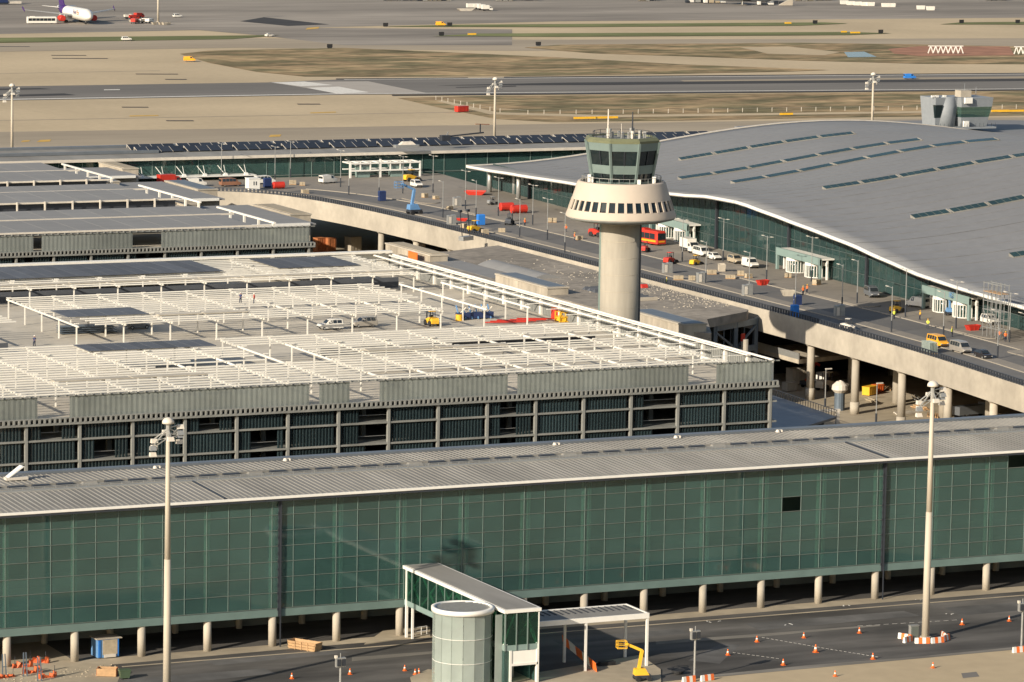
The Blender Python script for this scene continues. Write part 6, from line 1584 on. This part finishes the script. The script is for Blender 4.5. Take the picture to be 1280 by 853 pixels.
ppl = [((386.6,660.1),'yellow','lime','in yellow vest walking below the orange dumper'),((390.7,657.6),'yellow','yellow','in yellow-brown vest standing in front of the white van'),((385.6,646.2),'white','lime','in bright lime vest on the curved island edge'),((384.1,635.2),'white','lime','in lime vest left of the red machine'),((402.6,672.2),'yellow','orange','in orange near the glass, right of the white van'),
 ((387.9,697.4),'white','orange','in orange, left one of two by the beige skip'),((389.9,699.4),'white','orange','in orange, right one of two by the beige skip'),((391.8,812.0),'orange','orange','in red-orange walking left of the tower ring'),((386.7,797.0),'yellow','orange','in orange crouching-size figure left of the shaft, near the road'),((368.7,718.1),'yellow','lime','in lime vest at the railing right of the shaft'),
 ((388.7,826.5),'white','orange','in orange beside the red tanks'),((390.2,628.7),'orange','orange','in orange at the far right by pallets'),((390.0,626.5),'white','orange','in orange, rightmost of the forecourt workers'),((426.7,822.3),'white','lime','in lime vest near the far portal'),((406.2,833.6),'white','lime','in lime vest on the pavement under the tower ring')]
for i, (c, hat, vest, lb) in enumerate(ppl): person('worker '+lb, at(c), i*1.3, vest, hat)
person('worker in red bending on the dark canopy of the car park roof', (*(256.3,653.2), 22.75), 1., 'red', 'white')
person('worker in dark clothes on the dark canopy beside the one in red', (*(254.5,654.9), 22.75), 2., 'navy', 'white')
person('worker in dark clothes at the left of the car park roof', (*(212.6,639.9), 19), 2., 'navy', 'white')

# ================================================================ AIRFIELD
pc = (624.6,1820.9); 
t1, t2 = (589.3,1782.2,6), (617.4,1743.3,6)
AXD = Vector((t2[0]-t1[0], t2[1]-t1[1], 0)).normalized(); hd = R_(-90)
pl = thing('cargo_jet', 'white twin-engine cargo jet with purple tail and red engine on the far apron', 'aeroplane', (*(616.0,1797.2), .05), hd)
n = 20
def ring_(x, r, z=4.2, sq=1.): return [(x, r*math.cos(2*PI*i/n), z+r*sq*math.sin(2*PI*i/n)) for i in range(n)]
part(MB().rings([ring_(22.5,.3,3.6), ring_(22,1.0,3.7), ring_(20.6,1.9,3.95), ring_(18.5,2.6,4.15), ring_(15.5,2.82), ring_(-8,2.82), ring_(-15,2.1,4.9), ring_(-20,1.1,5.6), ring_(-23.5,.35,6.1)]), 'fuselage', 'carwhite', pl, smooth=True)
for s in (-1,1):
    part(MB().hexa([(6,s*2,3.2),(-2.5,s*2,3.0),(-8.2,s*21.5,5.4),(-6.0,s*21.8,5.4),(5.2,s*2,3.9),(-2.0,s*2,3.5),(-8.0,s*21.5,5.55),(-6.2,s*21.8,5.6)]), 'wing', 'metal', pl)
    part(MB().beam((-6.0,s*21.7,4.9),(-9.0,s*21.9,6.6),.12,.9), 'winglet', 'purple', pl)
    e = part(MB().rings([[(x, s*7.6+r*math.cos(2*PI*i/16), 2.15+r*math.sin(2*PI*i/16)) for i in range(16)] for x,r in ((6.6,1.2),(6.2,1.38),(3,1.4),(.6,.9))]), 'engine', 'red', pl, smooth=True, label='red-covered engine')
    part(MB().beam((3,s*7.6,3.2),(.5,s*7.4,3.9),.4,1.2), 'pylon', 'carwhite', pl)
    part(MB().hexa([(-17.5,s*.9,5.6),(-21,s*.9,5.7),(-22.5,s*8,6.4),(-21,s*8.1,6.4),(-17.7,s*.9,5.9),(-21,s*.9,5.9),(-22.4,s*8,6.5),(-21.1,s*8.1,6.5)]), 'tailplane', 'carwhite', pl)
    g = part(MB().beam((-1.5,s*3.6,3.2),(-1.5,s*3.6,1.0),.35), 'main_gear', 'metal', pl)
    for dx in (-.9,.9):
        inst('wheel', WB, g, (-1.5+dx, s*3.2, 0), (0,0,0), (1.1,1.1,1.1)); inst('wheel', WB, g, (-1.5+dx, s*4.0, 0), (0,0,0), (1.1,1.1,1.1))
part(MB().hexa([(-13,-.25,6.2),(-20.5,-.25,6.2),(-20.5,.25,6.2),(-13,.25,6.2),(-20.5,-.12,15.0),(-24.2,-.12,15.0),(-24.2,.12,15.0),(-20.5,.12,15.0)]), 'fin', 'purple', pl)
part(MB().rings([ring_(-9,2.84), ring_(-15,2.13,4.9), ring_(-20,1.13,5.6)]), 'rear_livery', 'purple', pl, smooth=True)
g = part(MB().beam((15.8,0,3),(15.8,0,.6),.3), 'nose_gear', 'metal', pl); inst('wheel', WB, g, (15.8,-.3,0)); inst('wheel', WB, g, (15.8,.3,0))
part(MB().hexa([(20.1,-1.3,4.75),(21.0,-.9,4.6),(21.0,.9,4.6),(20.1,1.3,4.75),(19.4,-1.1,5.7),(20.0,-.7,5.45),(20.0,.7,5.45),(19.4,1.1,5.7)]), 'cockpit_window', 'cardark', pl)
def text_on(par, s, size, mat_, loc, rot, name='lettering'):
    cu = bpy.data.curves.new('txt','FONT'); cu.body = s; cu.size = size; cu.extrude = .02; cu.align_x = 'CENTER'; o = bpy.data.objects.new('tmp_text', cu); col.objects.link(o)
    dg = bpy.context.evaluated_depsgraph_get(); dg.update(); me = bpy.data.meshes.new_from_object(o.evaluated_get(dg)); bpy.data.objects.remove(o); me.materials.clear(); me.materials.append(M[mat_])
    return inst(name, me, par, loc, rot)
for s in (-1,1):
    r_ = (PI/2, 0, 0 if s < 0 else PI)
    text_on(pl, 'Fed', 3.0, 'purple', (8.6 if s < 0 else 13.4, s*2.86, 4.1), r_); text_on(pl, 'Ex', 3.0, 'orange', (13.0 if s < 0 else 9.2, s*2.86, 4.1), r_)
for i, (c, m) in enumerate((((649.4,1816.9),'offwhite'),((649.8,1810.5),'red'),((656.4,1822.2),'red'),((643.9,1783.3),'offwhite'),((647.2,1782.8),'carwhite'),((639.2,1781.0),'red'))):
    lb = ['white tank by the red tugs, left of the farthest mast','red tug behind the white baggage carts','red loader with raised arms beside the farthest mast','white cart just left of the farthest mast, front row','white container nearest the farthest mast','red dolly at the front left of the ground equipment'][i]
    box_truck(lb, P_(c,.05), .2*i, m, m, 4.5+.3*i, 'ground_vehicle', 'ground vehicles by the far mast', 2.0+.25*(i%3))
for i in range(6): 
    c = ((649.2,1773.2),(649.9,1770.0),(646.2,1773.7),(648.6,1791.8),(642.3,1792.9),(652.4,1772.7))[i]
    lb = ('right at the farthest mast foot','just right of the farthest mast foot','left at the farthest mast foot','behind the white carts','left of the red tugs','rightmost of the equipment line')[i]
    skip('pale low trolley '+lb, P_(c,.05), .2, 'concrete', 2.6, 1.6, 1.1, 'trolley', 'trolley')
vehicle('suv','carwhite','white car driving alone on the far apron, right of the mast', P_((676.6,1825.5),.05), .1, 'car', 'vehicles on the airfield')
vehicle('van','caryellow','yellow follow-me van on the green strip, top centre', P_((773.8,1740.1),.2), -.3, 'van', 'vehicles on the airfield')
vehicle('van','caryellow','yellow van at the tip of the dry grass, left', P_((575.0,1537.5),.2), -.3, 'van', 'vehicles on the airfield')
vehicle('van','blue','blue van on the runway at the right', P_((816.5,1387.5),.2), -.1, 'van', 'vehicles on the airfield')
vehicle('suv','carwhite','white car on the grass edge, upper left strip', P_((594.0,1664.9),.2), -.1, 'car', 'vehicles on the airfield')
vehicle('hatch','carwhite','small white car at the right end of the left green strip', P_((665.2,1679.5),.2), .2, 'car', 'vehicles on the airfield')
store('red box beside the perimeter track in the grass', P_((578.4,1282.2),.15), .25, 'red', 'red_container', 'container', 4.6, 2.0, 1.9)
for i, c in enumerate(((847.1,1867.1),(850.4,1866.6),(849.8,1859.6),(848.8,1852.8))): box_truck('white container truck, '+['first','second','third','last'][i]+' of four in line on the top apron', P_(c,.05), -.1, 'carwhite', 'carwhite', 5.5, 'apron_truck', 'white trucks in line')
for i, c in enumerate(((837.9,1854.4),)): skip('pale flat trailer left of the white trucks in line', P_(c,.05), 0, 'offwhite', 9, 2, 1.2, 'flat_trailer', 'trailer')
signs = (((681.4,1240.1),5,'alone in the dry grass, centre'),((605.4,1241.6),8,'left one left of the tower'),((611.7,1241.7),12,'wide one by the tower antennas'),((763.3,1234.4),7,'left one of the far right pair'),((768.7,1233.2),13,'wide one of the far right pair'),((946.8,1723.8),3.5,'small one on the upper green strip'),((941.8,1650.6),5,'on the lower green strip, right'),((758.5,1671.4),4,'on the lower green strip, left'),((939.5,1657.0),3,'small, left of the one on the lower strip'))
for c, l, lb in signs:
    t = thing('taxiway_sign', 'yellow taxiway sign '+lb, 'sign', P_(c,.15), -.05, 'yellow taxiway signs')
    part(MB().box(-l/2,l/2,-.1,.1,.3,1.0), 'sign_face', 'yellow', t)
    for x in (-l*.4,l*.4): part(MB().cyl(x,0,0,.3,.08,.08,6), 'leg', 'steel_dark', t)
dk = (((961.9,1724.5),'upper green strip'),((955.6,1651.2),'end of the lower green strip'),((745.6,1738.7),'left end of the upper green strip'),((743.6,1671.2),'left end of the lower strip'),((1038.0,1716.4),'right green strip'),((1066.7,1711.7),'right end of the right strip'),((661.6,1601.9),'grass tip, left of centre'),((757.2,1599.6),'left tip of the upper grass'),((776.7,1736.5),'beside the yellow van on the strip'))
for c, lb in dk:
    t = thing('taxiway_board', 'black back of a taxiway sign at the '+lb, 'sign', P_(c,.2), -.05, 'black sign backs')
    part(MB().box(-1.2,1.2,-.15,.15,.3,1.7), 'sign_face', 'black', t); part(MB().box(-1.0,1.0,-.08,.08,0,.3), 'leg', 'steel_dark', t)
fence_pts = [(591.4,1333.2), (591.1,1322.1), (589.7,1291.8), (590.0,1276.0), (596.5,1267.5), (624.4,1262.5), (801.0,1247.1)]
fn = thing('perimeter_fence', 'line of pale fence posts along the track in the dry grass', 'fence', P_(fence_pts[0],.1))
b = MB(); 
for a, c in zip(fence_pts[:-1], fence_pts[1:]):
    a3, c3 = Vector((*a,.1)), Vector((*c,.1)); k_ = max(1, int((c3-a3).length/5.5))
    for k in range(k_): q = a3.lerp(c3, k/k_); MB().box(q.x-.07,q.x+.07,q.y-.07,q.y+.07,.1,1.6).build('post', 'offwhite', fn) if k % 1 == 0 else None
    MB().beam((a3.x,a3.y,1.45),(c3.x,c3.y,1.45),.03).build('wire', 'metal', fn)
t = thing('zigzag_truss', 'white zigzag truss frame lying on the red earth, upper right', 'truss', P_((910.4,1517.7),.3), -.25)
def zig(t, L, n, h):
    d = L/n
    for i in range(n):
        part(MB().beam((-L/2+i*d,0,.1),(-L/2+(i+.5)*d,0,h),.35), 'diagonal', 'white', t); part(MB().beam((-L/2+(i+.5)*d,0,h),(-L/2+(i+1)*d,0,.1),.35), 'diagonal', 'white', t)
    part(MB().beam((-L/2,0,h),(L/2,0,h),.3), 'chord', 'white', t)
zig(t, 15.5, 7, 3.2)
t = thing('zigzag_truss', 'second white zigzag truss frame, cut by the right edge', 'truss', P_((940.9,1506.5),.3), -.25); zig(t, 6, 3, 3.2)
# distant things along the top edge
rr = random.Random(21)
far = [((845.3,1947.7),22,'at the top edge, centre'),((858.6,1942.1),16,'top edge, right of the centre row'),((897.7,1936.8),10,'top edge, above the four trucks'),((911.3,1938.7),8,'top edge, small group'),((975.5,1926.1),12,'top edge, over the tower'),((990.3,1904.9),9,'left of the parked jet'),((998.5,1900.0),9,'touching the parked jet'),((1017.5,1878.5),7,'right of the parked jet'),((1030.7,1891.7),9,'right of the parked jet, behind'),((1060.7,1914.3),10,'top edge, right of the stairs'),((1074.0,1916.4),9,'top edge, farther right'),((1171.9,1903.0),12,'top edge, far right')]
for i, (c, l, lb) in enumerate(far):
    t = thing('ground_equipment', 'group of pale apron equipment '+lb, 'apron equipment', P_(c,.05), -.1, 'apron equipment along the top edge')
    x = -l/2
    while x < l/2:
        w_ = rr.uniform(1.2,3.2); h = rr.uniform(1.0,2.8); m = rr.choice(['offwhite','carwhite','metal','steel_dark','stone'])
        part(MB().box(x,x+w_,-1.1,1.1,.4,h), 'unit', m, t); part(MB().box(x+.1,x+w_-.1,-.9,.9,0,.4), 'undercarriage', 'steel_dark', t); x += w_+rr.uniform(.3,1.2)
for i, c in enumerate(((1067.1,1882.7),(1066.6,1875.2),(1068.6,1871.2),(1070.6,1867.1),(1072.9,1865.3),(1076.1,1855.2),(1079.2,1854.7),(1083.4,1832.0),(1084.7,1824.5))):
    skip('white baggage trolley '+['at the head of the line','second in line','third in line','fourth in line','fifth in line','left one of the following pair','right one of the following pair','alone, lower left','alone, lower right'][i]+', top right apron', P_(c,.05), -.2, 'carwhite', 4.2, 1.9, 1.9, 'baggage_trolley', 'trolley', 'offwhite', .9)
t = thing('boarding_stairs', 'beige boarding stairs beside the far parked jet, top right', 'stairs', P_((1025.9,1869.9),.05), -.2)
part(MB().hexa([(-4,-1.2,.4),(3,-1.2,.4),(3,1.2,.4),(-4,1.2,.4),(-4,-1.2,.6),(3,-1.2,4.2),(3,1.2,4.2),(-4,1.2,.6)]), 'flight', 'concrete', t); part(MB().box(3,4.6,-1.2,1.2,3.9,4.1), 'landing', 'offwhite', t)
t = thing('parked_jet', 'dark grey jet, mostly beyond the top edge, among equipment', 'aeroplane', P_((1010.3,1887.0),.05), -.4)
part(MB().rings([[(x, r*math.cos(2*PI*i/14), 3.4+r*math.sin(2*PI*i/14)) for i in range(14)] for x,r in ((15,.3),(13.5,1.4),(11,1.9),(-8,1.9),(-15,.5))]), 'fuselage', 'cargrey', t, smooth=True)
for s in (-1,1): part(MB().hexa([(3,s*1.5,2.6),(-2,s*1.5,2.6),(-6,s*15,3.6),(-4.5,s*15,3.6),(3,s*1.5,3.0),(-2,s*1.5,3.0),(-6,s*15,3.7),(-4.5,s*15,3.7)]), 'wing', 'cargrey', t); part(MB().cyl(-1,s*2.4,0,2.4,.3,.3,8), 'main_gear', 'metal', t)
part(MB().hexa([(-9,-.2,5),(-14,-.2,5),(-14,.2,5),(-9,.2,5),(-13.5,-.1,10.5),(-16,-.1,10.5),(-16,.1,10.5),(-13.5,.1,10.5)]), 'fin', 'navy', t); part(MB().cyl(11,0,0,1.6,.25,.25,8), 'nose_gear', 'metal', t)
t = thing('dark_hangar_truck', 'dark high-loader at the top-left corner with pale trolleys', 'loader truck', P_((628.8,1941.3),.05), 0)
part(MB().box(-5,2,-1.5,1.5,1,6.5), 'cargo_box', 'navy', t); part(MB().box(2.4,9,-1,1,.4,1.6), 'trolley', 'offwhite', t); part(MB().box(-5,2,-1.3,1.3,.3,1), 'chassis', 'steel_dark', t)
# roof of rear pier: small crane-like jib and vents
t = thing('roof_gantry', 'dark gantry arm lying over the solar panels of the rear pier', 'gantry', (*(424.6,951.2), 21.5), .05)
part(MB().beam((0,0,1.2),(11,0,2.0),.35), 'jib', 'steel_dark', t); part(MB().box(-1.2,1.2,-.8,.8,.2,1.6), 'carriage', 'steel_dark', t); part(MB().beam((10,0,1.9),(10,0,4.2),.25), 'mast', 'steel_dark', t); part(MB().beam((8.6,0,4.2),(12.6,0,4.0),.22), 'arm', 'brown', t); part(MB().beam((.3,0,1.3),(.9,0,2.4),.2), 'stay', 'metal', t)
t = thing('roof_van_stack', 'low grey shelter on the rear pier eave, left of the gantry', 'shelter', (*(411.4,945.3), 20.6), 0)
part(MB().box(-3.2,3.2,-.8,.8,.2,.9), 'body', 'metal', t); part(MB().hexa([(-2,-.7,.9),(2.4,-.7,.9),(2.4,.7,.9),(-2,.7,.9),(-1,-.5,1.7),(1.4,-.5,1.7),(1.4,.5,1.7),(-1,.5,1.7)]), 'hood', 'offwhite', t)
